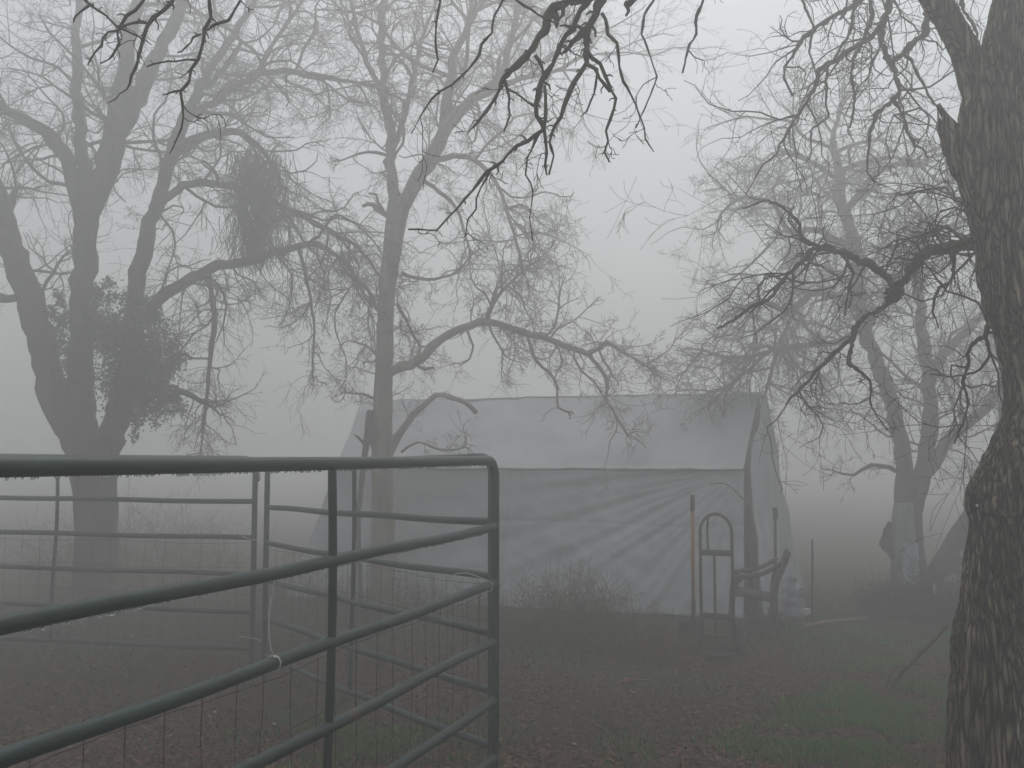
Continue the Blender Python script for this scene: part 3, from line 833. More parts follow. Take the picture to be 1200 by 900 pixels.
# limb above the frame to the top-left group
near_branch([(880, -190, 18, 2.9), (760, -230, 16, 2.6), (600, -200, 14, 2.4), (450, -160, 12, 2.3), (330, -110, 10, 2.25), (250, -60, 8, 2.2), (215, -15, 6, 2.2)], n=3, L=.5, lv=1, knob=False)
near_branch([(600, -200, 6, 2.4), (600, -30, 4, 2.4)], n=1, knob=False); near_branch([(450, -160, 5, 2.3), (500, -90, 4, 2.35), (515, -28, 3, 2.4)], n=1, knob=False)
d = 2.2
near_branch([(216, -16, 6), (200, 2, 5.5), (188, 15, 5.5), (173, 30, 5), (167, 50, 3.6), (160, 80, 3), (152, 98, 2.6), (140, 110, 2), (126, 121, 1.2)], n=8, L=.09, lv=1, d=2.2)
near_branch([(300, -95, 6, 2.25), (255, -40, 4.4), (246, 0, 4), (240, 35, 4), (232, 70, 3.8), (222, 95, 3.2), (212, 107, 3), (215, 138, 2.6), (206, 165, 2), (199, 180, 1.2)], n=7, L=.09, lv=1, d=2.2)
near_branch([(310, -60, 4), (282, 0, 3.4), (268, 24, 3), (250, 30, 3), (243, 36, 2.4)], n=8, L=.06, lv=1, d=2.2)
near_branch([(172, 27, 4), (155, 28, 3.6), (138, 37, 3.4), (120, 45, 3), (111, 62, 2.6), (103, 76, 1.6)], n=8, L=.08, lv=1, d=2.2)
near_branch([(90, -40, 4), (100, 0, 3.4), (115, 12, 3), (137, 32, 2.6), (160, 42, 2), (178, 53, 1.4)], n=6, L=.09, lv=1, d=2.2)
near_branch([(180, -30, 4), (168, 0, 3.6), (148, 18, 3.4), (138, 38, 3.4), (139, 52, 3), (132, 65, 2.4), (118, 74, 1.6)], n=8, L=.07, lv=1, d=2.2)
near_branch([(229, 70, 3), (205, 72, 2.6), (190, 73, 2.2), (172, 78, 1.6)], n=6, L=.06, lv=1, d=2.2)
near_branch([(236, 40, 3), (226, 44, 3), (218, 55, 2.4), (208, 62, 1.8)], n=9, L=.05, lv=1, d=2.2)
near_branch([(213, 106, 3), (200, 108, 2.2), (190, 111, 1.4)], n=6, L=.04, lv=0, d=2.2)
near_branch([(110, 5, 3), (96, 12, 3), (88, 20, 2), (86, 26, 1.4)], n=3, L=.03, lv=0, d=2.2)
near_branch([(172, 35, 3), (165, 60, 2.6), (155, 85, 1.6)], n=4, L=.05, lv=0, d=2.25)
# mid-distance cluster above right, on a limb reaching away from the trunk
g = dict(knob=False, kids=4)
near_branch([(1190, -60, 30, 3.7), (1150, -130, 22, 4.1), (1100, -130, 15, 4.6), (1055, -70, 11, 5.0), (1046, -30, 9, 5.1)], n=0, d=5, **g)
near_branch([(1046, -30, 8), (1041, 10, 8), (1033, 50, 7), (1045, 75, 6), (1052, 95, 6), (1048, 118, 5), (1060, 140, 4), (1072, 170, 3.4), (1088, 186, 2)], n=12, L=.6, lv=2, d=5.1, **g)
near_branch([(1050, -50, 6), (1010, 0, 5.6), (975, 20, 5), (950, 38, 5), (937, 50, 4), (920, 78, 3.4), (919, 92, 3), (930, 112, 2)], n=11, L=.6, lv=2, d=5.0, **g)
near_branch([(1040, 20, 7), (1032, 35, 7), (1010, 50, 6), (990, 63, 6), (970, 75, 6), (956, 95, 5), (945, 120, 4), (932, 140, 3), (920, 160, 3), (911, 180, 2.6), (895, 192, 2), (873, 230, 1.4)], n=13, L=.6, lv=2, d=5.1, **g)
near_branch([(1100, -100, 9, 4.6), (1093, -20, 8, 5), (1086, 35, 8), (1066, 55, 8), (1048, 70, 6)], n=6, L=.5, lv=2, d=5.1, **g)
near_branch([(1040, -70, 6), (1003, 0, 5), (998, 30, 4), (985, 55, 3.4), (960, 90, 2.4), (950, 110, 2)], n=11, L=.4, lv=2, d=4.9, **g)
near_branch([(1048, 112, 5), (1026, 133, 4.6), (1019, 155, 4), (1017, 180, 3), (1025, 215, 2)], n=13, L=.35, lv=2, d=5.1, **g)
near_branch([(1050, -60, 6), (1018, -10, 6), (1015, 40, 5), (1000, 70, 4), (1002, 110, 3), (996, 150, 2)], n=13, L=.4, lv=2, d=5.2, **g)
near_branch([(970, 78, 3.4), (968, 108, 3), (971, 137, 2.4), (950, 153, 2), (951, 178, 2), (944, 192, 1.4)], n=4, L=.25, lv=1, d=5.1, **g)
near_branch([(1060, 65, 4), (1075, 87, 3.6), (1090, 115, 3), (1100, 140, 2), (1112, 170, 1.6)], n=5, L=.3, lv=1, d=5.1, **g)
near_branch([(950, -40, 4, 5.0), (940, 0, 3, 5.0), (953, 30, 3, 5.0), (948, 60, 2.4, 5.0), (956, 85, 2, 5.0)], n=5, L=.3, lv=1, d=5.0, **g)
near_branch([(1150, -130, 7, 4.1), (1135, -20, 6, 4.6), (1128, 10, 5, 4.8), (1145, 40, 3, 4.8), (1152, 70, 2, 4.8)], n=10, L=.3, lv=2, d=4.8, **g)
# the forked branch leaving the trunk half-way up
near_branch([(1160, 270, 13, 3.62), (1137, 283, 10.5, 3.8), (1112, 290, 10.5, 4.1), (1082, 297, 11, 4.4), (1066, 320, 10.5, 4.6), (1052, 336, 10, 4.7)], n=11, L=.55, lv=2, **g)
near_branch([(1052, 336, 11), (1032, 320, 9), (1018, 306, 9), (1000, 302, 8), (965, 290, 7), (945, 300, 6), (920, 325, 5), (880, 360, 4), (840, 385, 2.4)], n=13, L=.6, lv=2, d=4.9, **g)
near_branch([(1052, 336, 12), (1044, 350, 9), (1035, 360, 7), (1015, 370, 6), (1002, 385, 6), (998, 408, 5), (995, 425, 5), (1010, 437, 4), (1020, 450, 3.4), (1021, 475, 2), (1040, 505, 1.6)], n=11, L=.35, lv=2, d=4.8, **g)
near_branch([(1000, 395, 5), (985, 408, 5), (968, 424, 4), (945, 450, 4), (920, 475, 2.4)], n=13, L=.5, lv=2, d=4.9, **g)
near_branch([(968, 292, 5), (938, 282, 5), (937, 262, 5), (925, 250, 4), (900, 235, 3), (870, 245, 2)], n=11, L=.45, lv=2, d=4.9, **g)
near_branch([(985, 296, 5), (1000, 320, 4), (993, 350, 3), (990, 370, 2)], n=10, L=.3, lv=2, d=4.9, **g)
near_branch([(1055, 338, 12), (1050, 350, 11), (1046, 352, 7)], n=8, L=.05, lv=1, d=4.7, knob=True)
near_branch([(1117, 290, 5), (1118, 322, 4), (1100, 338, 4), (1093, 365, 3), (1100, 385, 1.6)], n=6, L=.3, lv=2, d=4.2, **g)
near_branch([(1185, 372, 8, 3.6), (1165, 380, 7, 3.7), (1155, 396, 6, 3.8), (1140, 402, 5, 4), (1135, 425, 4.4, 4.1), (1135, 470, 3, 4.2), (1118, 520, 2, 4.3)], n=13, L=.55, lv=2, **g)
near_branch([(1156, 396, 5, 3.8), (1160, 415, 4, 3.9), (1150, 432, 3, 4), (1128, 440, 2.4, 4.1), (1090, 438, 1.6, 4.3)], n=11, L=.45, lv=2, **g)
near_branch([(1152, 250, 5, 3.6), (1120, 235, 4, 4.0), (1085, 222, 3, 4.5), (1050, 226, 2, 4.9)], n=13, L=.45, lv=2, **g)
near_branch([(1150, 292, 5, 3.6), (1110, 265, 4, 4.0), (1084, 275, 3, 4.5), (1040, 290, 2, 4.9)], n=13, L=.45, lv=2, **g)
crown.build('crown', M_twig_near, t4)
# dark insulator fixed to the burl
mb = MB()
c = P(1141, 588, 3.43)
mb.box(c, (.026, .03, .06), bev=.006)
mb.tube([c + np.array([0, -.01, -.012]), c + np.array([.002, -.024, -.012])], [.008, .008], k=12)
mb.tube([c + np.array([0, 0, -.03]), c + np.array([.012, .0, -.075])], [.008, .006], k=8)
o = mb.build('fence_insulator', M_dark_metal); 
ins = thing('fence_insulator', 'small black fence insulator fixed to the bump on the nearest oak', 'insulator', c)
bpy.data.objects.remove(o); mb.build('body', M_dark_metal, ins)
mb = MB(); mb.ball(c + np.array([.0, -.022, -.012]), .006, 8); mb.build('highlight_bead', M_white, ins)  # white bead stands in for the highlight on the black plastic

# ------------------------------------------------------------------ corral panels
R_T = 0.0205
def lerp(a, b, t): return a + (b - a) * t
def corral_panel(name_label, A, B, zA, zB, paint, tube_r=R_T, rails=(1.23, .98, .73, .47), top=1.53, bot=.22, ext=0.14, mesh_top=.95, drops=0, bend=0.0, braceT=0.5, sag=0.004, lower_post=True):
    """A, B: ground xy of the two end posts; zA, zB: lift of the panel at each end"""
    A = np.array(A, float); B = np.array(B, float)
    root = thing('corral_panel', name_label, 'corral panel', (A[0], A[1], 0), 'green tube corral panels round the pen')
    L = np.linalg.norm(B - A); u = (B - A) / L
    nrm = np.array([-u[1], u[0]])
    def Q(s, z, off=0.0):
        t = s / L
        b = bend * math.sin(math.pi * t)
        return np.array([A[0] + u[0] * s + nrm[0] * (off + b), A[1] + u[1] * s + nrm[1] * (off + b), z + lerp(zA, zB, t) - sag * math.sin(math.pi * t)])
    # outer frame: one bent tube up each post and over the corners
    cr = 0.085
    path = []
    path.append(Q(0, .02)); path.append(Q(0, .5)); path.append(Q(0, 1.0)); 
    for i in range(9):
        a = math.pi / 2 * i / 8
        path.append(Q(cr - cr * math.cos(a), top - cr + cr * math.sin(a)))
    for i in range(1, 24): path.append(Q(lerp(cr, L - cr, i / 24), top))
    for i in range(9):
        a = math.pi / 2 * i / 8
        path.append(Q(L - cr + cr * math.sin(a), top - cr + cr * math.cos(a)))
    path += [Q(L, 1.0), Q(L, .5), Q(L, .02)]
    mb = MB(); mb.tube(path, tube_r, k=20); mb.build('frame', paint, root)
    hs = list(rails) + [bot]
    for h in hs:
        mb = MB()
        p = [Q(lerp(tube_r * .6, L - tube_r * .6, i / 16), h + 0.003 * math.sin(i * .9 + h * 7)) for i in range(17)]
        mb.tube(p, tube_r * .93, k=16, cap=False)
        for e in (0, -1):          # weld collars
            q = p[e]; dd = (p[1] - p[0]) if e == 0 else (p[-2] - p[-1]); dd = dd / np.linalg.norm(dd)
            mb.tube([q + dd * .004, q + dd * .022], [tube_r * 1.12, tube_r * .97], k=16, cap=False)
        mb.build('rail', paint, root)
    # flattened centre brace, slightly bowed, on the back face of the rails
    mb = MB()
    s0 = L * braceT
    br = [Q(s0 + .012 * math.sin(z * 4.2) , z, off=.0) for z in np.linspace(bot + .0, top - tube_r * .5, 16)]
    mb.tube(br, [tube_r * (.66 if i % 2 else .69) for i in range(16)], k=12)
    mb.build('brace', paint, root)
    # wire mesh tied to the rails
    mb = MB()
    zt = mesh_top
    nv = int(L / .142)
    for i in range(1, nv + 1):
        s = i * L / (nv + 1) + random.uniform(-.012, .012)
        sw = random.uniform(-.008, .008)
        mb.tube([Q(s + sw * math.sin(j * 1.3), lerp(.03, zt, j / 9), off=-.026 + random.uniform(-.003, .003)) for j in range(10)], .0013, k=4)
    for z in np.arange(.06, zt + .01, .175):
        mb.tube([Q(s, z + .008 * math.sin(s * 5 + z * 9) + random.uniform(-.004, .004), off=-.0275) for s in np.linspace(.03, L - .03, 40)], .0013, k=4)
    mb.build('wire_mesh', M_wire, root)
    # hinge lug on the end post
    mb = MB()
    q = Q(0, top - .13); 
    lug = np.array([-u[0], -u[1], 0])
    mb.box(q + lug * (tube_r + .004), (.014, .014, .06), bev=.003)
    mb.ball(q + lug * (tube_r + .013) + np.array([0, 0, .02]), .006, 8); mb.ball(q + lug * (tube_r + .014) - np.array([0, 0, .018]), .0055, 8)
    mb.tube([q + lug * (tube_r + .01), q + lug * (tube_r + .024) - np.array([0, 0, .004])], .003, k=6)
    mb.build('latch_lug', M_dark_metal, root)
    if drops:
        mb = MB()
        for h, wgt in [(top, 1.0), (rails[0], 1.0), (rails[1], .45), (rails[2], .3)]:
            s = .12
            while s < L - .05:
                dist = np.linalg.norm(Q(s, h) - np.array([0, 0, CAM_Z]))
                r = random.uniform(.0016, .0042)
                if random.random() < wgt * (.8 if noise.noise(Vector((s * 9, h * 5, 0))) > -.15 else .25):
                    rr = tube_r * (.93 if h != top else 1.0)
                    c = Q(s, h - rr - r * .5)
                    mb.ball(c, r, 6, 1.15)
                    if random.random() < .35: mb.ball(c + np.array([u[0] * r, u[1] * r, r * .6]), r * .8, 6)
                s += random.uniform(.006, .014)
        o = mb.build('water_droplets', M_drop, root); o['kind'] = 'stuff'
        # damp grit and beads over the upper face
    return root, Q

ENDX, ENDY = -0.077, 4.50
dv = np.array([-0.3436, -1.0]); dv /= np.linalg.norm(dv)
pA = np.array([ENDX, ENDY]); pB = pA + dv * 3.05
random.seed(40)
near_p, Qn = corral_panel('nearest green tube panel, beaded with water, running toward the camera', pA, pB, 0, 0, M_paint, drops=1, braceT=.485, bend=.0)
q3a = np.array([-0.092, 4.62]); q3b = np.array([-1.70, 6.95])
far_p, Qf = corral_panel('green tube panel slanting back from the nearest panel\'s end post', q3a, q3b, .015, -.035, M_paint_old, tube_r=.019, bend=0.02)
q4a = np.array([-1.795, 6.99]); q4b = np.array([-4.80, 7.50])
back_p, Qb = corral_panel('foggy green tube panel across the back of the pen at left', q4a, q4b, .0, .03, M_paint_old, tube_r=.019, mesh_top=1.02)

# baling twine
def twine(label, pts, r=.0022, parent=None, mm=M_twine):
    mb = MB(); mb.tube(catmull(pts, .006), r, k=5)
    o = recenter(mb.build('baling_twine', mm)); tag(o, label, 'twine', 'baling twine knotted on the panels')
    return o
# s along the near panel at which a given pixel column lies
def s_near(px):
    k = (px - 600) / F_PX
    # x = ENDX + dv0*s ; y = ENDY + dv1*s  (depth ~ y)
    return (k * ENDY - ENDX) / (dv[0] - k * dv[1])
s = s_near(326); base = Qn(s, .98)
ring = [base + np.array([dv[0] * .004 * i / 8, dv[1] * .004 * i / 8, 0]) + .0215 * (math.cos(a) * np.array([0, 0, 1.]) + math.sin(a) * np.array([-dv[1], dv[0], 0])) for i, a in enumerate(np.linspace(0, 2 * math.pi * 1.1, 20))]
tail = [base + np.array([0, -.0, .022]), base + np.array([-.006, -.02, .05]), base + np.array([-.012, -.02, .12]), base + np.array([-.006, -.015, .19]), base + np.array([.0, -.01, .235])]
twine('white twine tied round the near panel\'s third rail, long tail standing up', ring[::-1] + tail)
s = s_near(572); base = Qn(s, .98)
tl = [P(573, 682, 4.45), P(565, 678, 4.47), P(548, 672, 4.5), P(533, 673, 4.55), P(522, 678, 4.62)]
rg = [base + .0225 * (math.cos(a) * np.array([0, 0, 1.]) + math.sin(a) * np.array([-dv[1], dv[0], 0])) + np.array([.0, .0, 0]) * i for i, a in enumerate(np.linspace(0, 6.5, 18))]
twine('pale twine looped where the two panels meet at the end post', rg + tl, .0018)
twine('short white twine end on the back panel beside the double post', [P(283, 628, 6.9), P(291, 631, 6.85), P(302, 633, 6.88), P(310, 632, 6.9)], .0026)
twine('low white twine end near the foot of the double post', [P(281, 746, 6.85), P(290, 747, 6.82), P(301, 749, 6.85), P(309, 753, 6.9)], .0026)

# ------------------------------------------------------------------ tarp shelter
def sheet(name, m, parent, corner_fn, nu, nv, fold, label=None):
    mb = MB()
    vs = []
    for j in range(nv + 1):
        for i in range(nu + 1):
            u_, v_ = i / nu, j / nv
            p, n = corner_fn(u_, v_)
            vs.append(p + n * fold(u_, v_))
    fs = [(j * (nu + 1) + i, j * (nu + 1) + i + 1, (j + 1) * (nu + 1) + i + 1, (j + 1) * (nu + 1) + i) for j in range(nv) for i in range(nu)]
    mb.add(vs, fs)
    o = mb.build(name, m, parent)
    sol = o.modifiers.new('thickness', 'SOLIDIFY'); sol.thickness = .004
    if label: o['label'] = label
    return o

FL = np.array([-2.0, 11.3]); FR = np.array([2.28, 9.85]); BR = np.array([3.35, 12.1]); BL = np.array([-1.3, 13.2])
EAVE = 1.42; RIDGE = 2.25
sh = thing('tarp_shelter', 'large tarp covered shelter with sagging grey plastic sides', 'shelter', (FR[0], FR[1], 0))
fn = np.array([-(FR - FL)[1], (FR - FL)[0]]); fn = -fn / np.linalg.norm(fn)
n3 = np.array([fn[0], fn[1], 0])
def nz(x, y, z=0.): return noise.noise(Vector((x, y, z)))
def front_pos(u, v):
    xy = FL + (FR - FL) * u
    z = lerp(.02, EAVE, v) - .02
    p = np.array([xy[0], xy[1], z]) + n3 * (.22 * (1 - v) ** 1.6) - np.array([.42, 0, 0]) * (1 - v) * (1 - u) ** 3
    return p, n3
def front_fold(u, v):
    # tension folds running down from the right-hand eave corner, sweeping flatter to the left
    dx, dy = (1.02 - u) * 4.4, (1.05 - v) * 1.5
    ang = math.atan2(dy, dx + 1e-6); r = math.hypot(dx, dy)
    f = .018 * math.sin(ang * 34 + 1.5 * nz(r * .8, ang * 3)) * min(1, r / 1.2) * math.exp(-r * .18)
    f += .012 * math.sin(ang * 71 + 2.2 * nz(r * 1.3, ang * 5, 2)) * min(1, r / 1.0) * math.exp(-r * .3)
    f += .05 * nz(u * 4, v * 2, 5) + .012 * nz(u * 22, v * 9 + u * 14, 9)
    f += -.02 * abs(nz(u * 9 + v * 2, v * 3.5 - u * 3, 12)) - .01 * abs(nz(u * 26, v * 9 + u * 9, 14)) - .012 * max(0, 1 - abs(v - .62 - .05 * nz(u * 3, 0, 2)) * 40) + .01 * max(0, 1 - abs(u - .47) * 90)
    return f
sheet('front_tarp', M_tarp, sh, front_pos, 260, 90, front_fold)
RL = np.array([-1.9, 12.6]); RR = np.array([2.72, 11.0])
def roof_pos(u, v):
    a = FL + (FR - FL) * u; b = RL + (RR - RL) * u
    xy = a + (b - a) * v
    z = lerp(EAVE, RIDGE, v) - .03 * math.sin(math.pi * v) - .03 * math.sin(math.pi * u) * v * .6
    p = np.array([xy[0], xy[1], z]) + n3 * (.05 if v < .02 else 0)
    n = np.array([n3[0] * .5, n3[1] * .5, .85])
    return p, n
def roof_fold(u, v):
    return .022 * nz(u * 5, v * 3, 1) + .01 * math.sin(u * 60 + 3 * nz(u * 4, v * 3)) * v * .5 - .02 * abs(nz(u * 8, v * 3 + u, 7)) + .018 * sum(max(0, 1 - abs(u - q) * 45) for q in (.2, .4, .61, .8)) * .4 + .006 * nz(u * 30, v * 8, 3)
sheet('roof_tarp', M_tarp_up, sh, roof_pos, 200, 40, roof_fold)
def back_pos(u, v):
    a = BL + (BR - BL) * u; b = RL + (RR - RL) * u
    xy = a + (b - a) * v
    return np.array([xy[0], xy[1], lerp(.0, RIDGE, v ** .8)]), np.array([0, .7, .7])
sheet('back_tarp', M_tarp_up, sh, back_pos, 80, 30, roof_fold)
# gable ends: curtains hanging from the ridge point, gathered in vertical folds
def gable(A, Rg, B, name, mm, seed):
    def pos(u, v):
        # u: 0 front corner .. 1 back corner ; v: 0 ground .. 1 top edge (eave - ridge - eave)
        xy = A + (B - A) * u
        pk = np.dot(Rg - A, B - A) / np.dot(B - A, B - A)
        if u < pk: zt = lerp(EAVE, RIDGE, (u / pk) ** .8)
        else: zt = lerp(.85, RIDGE, ((1 - u) / (1 - pk)) ** .8)
        xy2 = A + (B - A) * lerp(u, pk, .25 * v)
        nd = np.array([(B - A)[1], -(B - A)[0], 0]); nd /= np.linalg.norm(nd)
        return np.array([xy2[0], xy2[1], zt * v]) + nd * (.12 * (1 - v)), nd
    def fold(u, v):
        return (.35 if seed > 3 else 1.0) * (.06 * math.sin(u * 30 + seed + 1.6 * nz(u * 3, v * 1.5, seed)) * (1 - .93 * v) + (1 - .9 * v) * .03 * math.sin(u * 67 + 2 * nz(u * 5, v * 2, seed)) + .03 * nz(u * 6, v * 5, seed))
    sheet(name, mm, sh, pos, 110, 70, fold)
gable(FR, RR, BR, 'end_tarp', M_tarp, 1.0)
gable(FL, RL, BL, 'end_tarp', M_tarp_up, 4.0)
# pole frame
for (a, b) in [((FL[0], FL[1] + .04, 0), (FL[0], FL[1] + .04, EAVE - .05)), ((BR[0] - .08, BR[1] - .05, 0), (BR[0] - .08, BR[1] - .05, .8)),
               ((RL[0] + .05, RL[1], 0), (RL[0] + .05, RL[1], RIDGE - .09)), ((RR[0] - .12, RR[1], 0), (RR[0] - .12, RR[1], RIDGE - .09))]:
    mb = MB(); mb.tube([a, b], .022, k=10); mb.build('pole', M_dark_metal, sh)
mb = MB(); mb.tube([(RL[0], RL[1], RIDGE - .08), (RR[0] - .06, RR[1], RIDGE - .08)], .02, k=10); mb.build('ridge_pole', M_dark_metal, sh)
# sagging rope across the gable edge
mb = MB()
mb.tube(catmull([P(832, 568, 9.75), P(846, 566, 9.7), P(858, 572, 9.72), P(870, 584, 9.78), P(878, 592, 9.8)], .03), .006, k=5)
mb.build('tie_rope', M_darkcloth, sh)

# ------------------------------------------------------------------ hand truck
def rot2(v, a): return np.array([v[0] * math.cos(a) - v[1] * math.sin(a), v[0] * math.sin(a) + v[1] * math.cos(a)])
ht0 = GP(841, 768); yaw = math.radians(-24)
ht = thing('hand_truck', 'dark hand truck with arched handle standing before the tarp', 'hand truck', ht0)
def H(x, y, z):
    q = rot2((x, y), yaw); return np.array([ht0[0] + q[0], ht0[1] + q[1], z + .02])
w = .125
mb = MB()
p = [H(-w, .02, .05), H(-w, .0, .5), H(-w, -.0, .9)]
for i in range(11):
    a = math.pi * i / 10
    p.append(H(-w * math.cos(a), -.0, .93 + w * 1.15 * math.sin(a)))
p += [H(w, 0, .9), H(w, 0, .5), H(w, .02, .05)]
mb.tube(p, .0125, k=10); mb.build('frame', M_dark_metal, ht)
mb = MB(); mb.box(H(0, 0, .77), (2 * w, .03, .045), Matrix.Rotation(yaw, 3, 'Z'), bev=.006); mb.build('cross_bar', M_dark_metal, ht)
mb = MB(); mb.box(H(0, 0, .28), (2 * w, .03, .04), Matrix.Rotation(yaw, 3, 'Z'), bev=.006); mb.build('cross_bar', M_dark_metal, ht)
mb = MB(); mb.tube([H(-.015, 0, .76), H(-.015, 0, .28), H(-.012, .01, .07)], .0105, k=8); mb.build('centre_strut', M_dark_metal, ht)
mb = MB(); mb.tube([H(-.075, .05, .79), H(-.082, .06, .93), H(-.07, .03, 1.03), H(-.05, 0, 1.065)], .009, k=8); mb.build('grip', M_dark_metal, ht)
mb = MB(); mb.box(H(0, -.13, .02), (2 * w + .06, .2, .006), Matrix.Rotation(yaw, 3, 'Z')); mb.box(H(0, -.03, .06), (2 * w + .06, .006, .09), Matrix.Rotation(yaw, 3, 'Z')); mb.build('toe_plate', M_dark_metal, ht)
mb = MB(); mb.tube([H(-w - .06, .09, .105), H(w + .06, .09, .105)], .01, k=8); mb.build('axle', M_dark_metal, ht)
for sx in (-1, 1):
    mb = MB(); mb.tube([H(sx * w, .0, .3), H(sx * w, .09, .105)], .009, k=6); mb.build('axle_bracket', M_dark_metal, ht)
    ax = (H(1, 0, 0) - H(0, 0, 0)); cc = H(sx * (w + .055), .07, .12)
    wheel = MB(); R0, r0 = .1, .036
    vs = []; K, J = 28, 10
    fw = H(0, 1, 0) - H(0, 0, 0)
    for i in range(K):
        a = 2 * math.pi * i / K; rd = fw * math.cos(a) + UP * math.sin(a)
        for j in range(J):
            b = 2 * math.pi * j / J
            vs.append(cc + rd * (R0 + r0 * math.cos(b)) + ax * (r0 * .95 * math.sin(b)))
    fs = [(i * J + j, ((i + 1) % K) * J + j, ((i + 1) % K) * J + (j + 1) % J, i * J + (j + 1) % J) for i in range(K) for j in range(J)]
    wheel.add(vs, fs); tyre = wheel.build('wheel', M_rubber, ht)
    rim = MB(); rim.tube([cc - ax * .022, cc - ax * .012, cc + ax * .012, cc + ax * .022], [.05, .062, .062, .05], k=20); rim.tube([cc - ax * .035, cc + ax * .035], .016, k=12)
    ro = rim.build('rim', M_rim, None)
    ro.parent = tyre; ro.location = -np.array(ht.location)

# shovel left of the hand truck, blade down
sx0 = P(812, 580, 7.9); sg = GP(813, 768)
d7 = 7.75
shv = thing('shovel', 'orange handled shovel standing upright left of the hand truck', 'shovel', P(812, 770, d7))
mb = MB(); mb.tube([P(811.5, 598, d7), P(812, 660, d7), P(812.5, 706, d7)], .0145, k=10); mb.build('handle', M_orange, shv)
mb = MB(); mb.tube([P(811.3, 580, d7), P(811.5, 599, d7)], [.017, .0165], k=10); mb.build('grip', M_dark_metal, shv)
mb = MB(); mb.tube([P(812.5, 704, d7), P(812.7, 730, d7), P(812.8, 738, d7)], [.018, .017, .02], k=10); mb.build('socket', M_dark_metal, shv)
mb = MB()
vs = []; nu, nv = 8, 8
top_c = P(809, 728, d7); bot_c = P(809, 772, d7)
for j in range(nv + 1):
    v = j / nv
    wd = .085 if v < .75 else .085 * math.sqrt(max(0.02, 1 - ((v - .75) / .26) ** 2))
    for i in range(nu + 1):
        q = (i / nu - .5) * 2
        c_ = top_c + (bot_c - top_c) * v
        vs.append(c_ + np.array([q * wd, .03 * q * q - .01, 0]))
mb.add(vs, [(j * (nu + 1) + i, j * (nu + 1) + i + 1, (j + 1) * (nu + 1) + i + 1, (j + 1) * (nu + 1) + i) for j in range(nv) for i in range(nu)])
o = mb.build('blade', M_dark_metal, shv); o.modifiers.new('s', 'SOLIDIFY').thickness = .004

# ------------------------------------------------------------------ garden armchair, seen from its side, facing left
ch0 = GP(884, 742); chz = 0.0
DC = ch0[1]
chair = thing('garden_armchair', 'dark garden armchair standing sideways by the shelter corner', 'chair', ch0)
cyaw = math.radians(-11)
def K_(x, y, z):
    q = rot2((x, y), cyaw); return np.array([ch0[0] + q[0], ch0[1] + q[1], z + .02])
def slab(mb, p0, p1, width_vec, th):
    p0, p1, wv = np.array(p0), np.array(p1), np.array(width_vec)
    t = (p1 - p0); n = np.cross(t, wv); n = n / np.linalg.norm(n) * th / 2
    vs = [p0 - wv - n, p0 + wv - n, p1 + wv - n, p1 - wv - n, p0 - wv + n, p0 + wv + n, p1 + wv + n, p1 - wv + n]
    mb.add(vs, [(0, 3, 2, 1), (4, 5, 6, 7), (0, 1, 5, 4), (1, 2, 6, 5), (2, 3, 7, 6), (3, 0, 4, 7)])
wv = K_(0, .22, 0) - K_(0, 0, 0)
mb = MB()
seatp = [K_(-.2, 0, .34), K_(-.1, 0, .335), K_(.05, 0, .31), K_(.17, 0, .29)]
for i in range(3): slab(mb, seatp[i], seatp[i + 1], wv, .03)
mb.build('seat', M_dark_metal, chair, smooth=False)
mb = MB()
bk = [K_(.16, 0, .29), K_(.2, 0, .45), K_(.26, 0, .6), K_(.3, 0, .7)]
for i in range(3): slab(mb, bk[i], bk[i + 1], wv * .95, .022)
mb.build('backrest', M_dark_metal, chair, smooth=False)
for sy in (-.23, .23):
    mb = MB(); mb.tube(catmull([K_(-.2, sy, .0), K_(-.19, sy, .2), K_(-.175, sy, .36), K_(-.13, sy, .465), K_(-.1, sy, .49)], .05), .02, k=8); mb.build('leg', M_dark_metal, chair)
    mb = MB(); mb.tube(catmull([K_(.19, sy, .0), K_(.17, sy, .2), K_(.18, sy, .4), K_(.21, sy, .52)], .05), .02, k=8); mb.build('leg', M_dark_metal, chair)
    mb = MB()
    ap = catmull([K_(-.16, sy, .48), K_(-.08, sy, .495), K_(.02, sy, .505), K_(.13, sy, .55), K_(.22, sy, .61)], .04)
    mb.tube(ap, .018, k=8); mb.tube(ap + np.array([0, 0, .006]) + (wv / np.linalg.norm(wv)) * .018, .014, k=8)
    mb.build('armrest', M_dark_metal, chair)
# thin stakes standing about the yard
def stake(px, y0, y1, d, r, m, label, lean=0.0, cat='stake', cap=None):
    mb = MB()
    n = 7
    mb.tube([P(px + lean * (1 - i / (n - 1)), lerp(y0, y1, i / (n - 1)), d) for i in range(n)], r, k=8, rough=.15)
    if cap is not None: mb.tube([P(px + lean, y0 - 1, d), P(px + lean * .9, y0 + cap, d)], r * 1.7, k=8)
    o = recenter(mb.build('stake', m)); return tag(o, label, cat)
stake(908.5, 596, 742, 9.0, .014, M_dark_metal, 'dark upright stake with thicker tip in front of the shelter corner', cap=12)
stake(882, 602, 728, 9.3, .011, M_dark_metal, 'thin grey stake close to the folded corner of the tarp', lean=-2)
stake(952, 632, 738, 9.4, .010, M_dark_metal, 'faint thin stake standing alone right of the shelter')
stake(1095.5, 684, 728, 9.2, .014, M_white, 'short white stake in front of the leaning trunk', cap=None)
stake(820.5, 725, 742, 8.6, .012, M_dark_metal, 'low dark peg behind the hand truck')

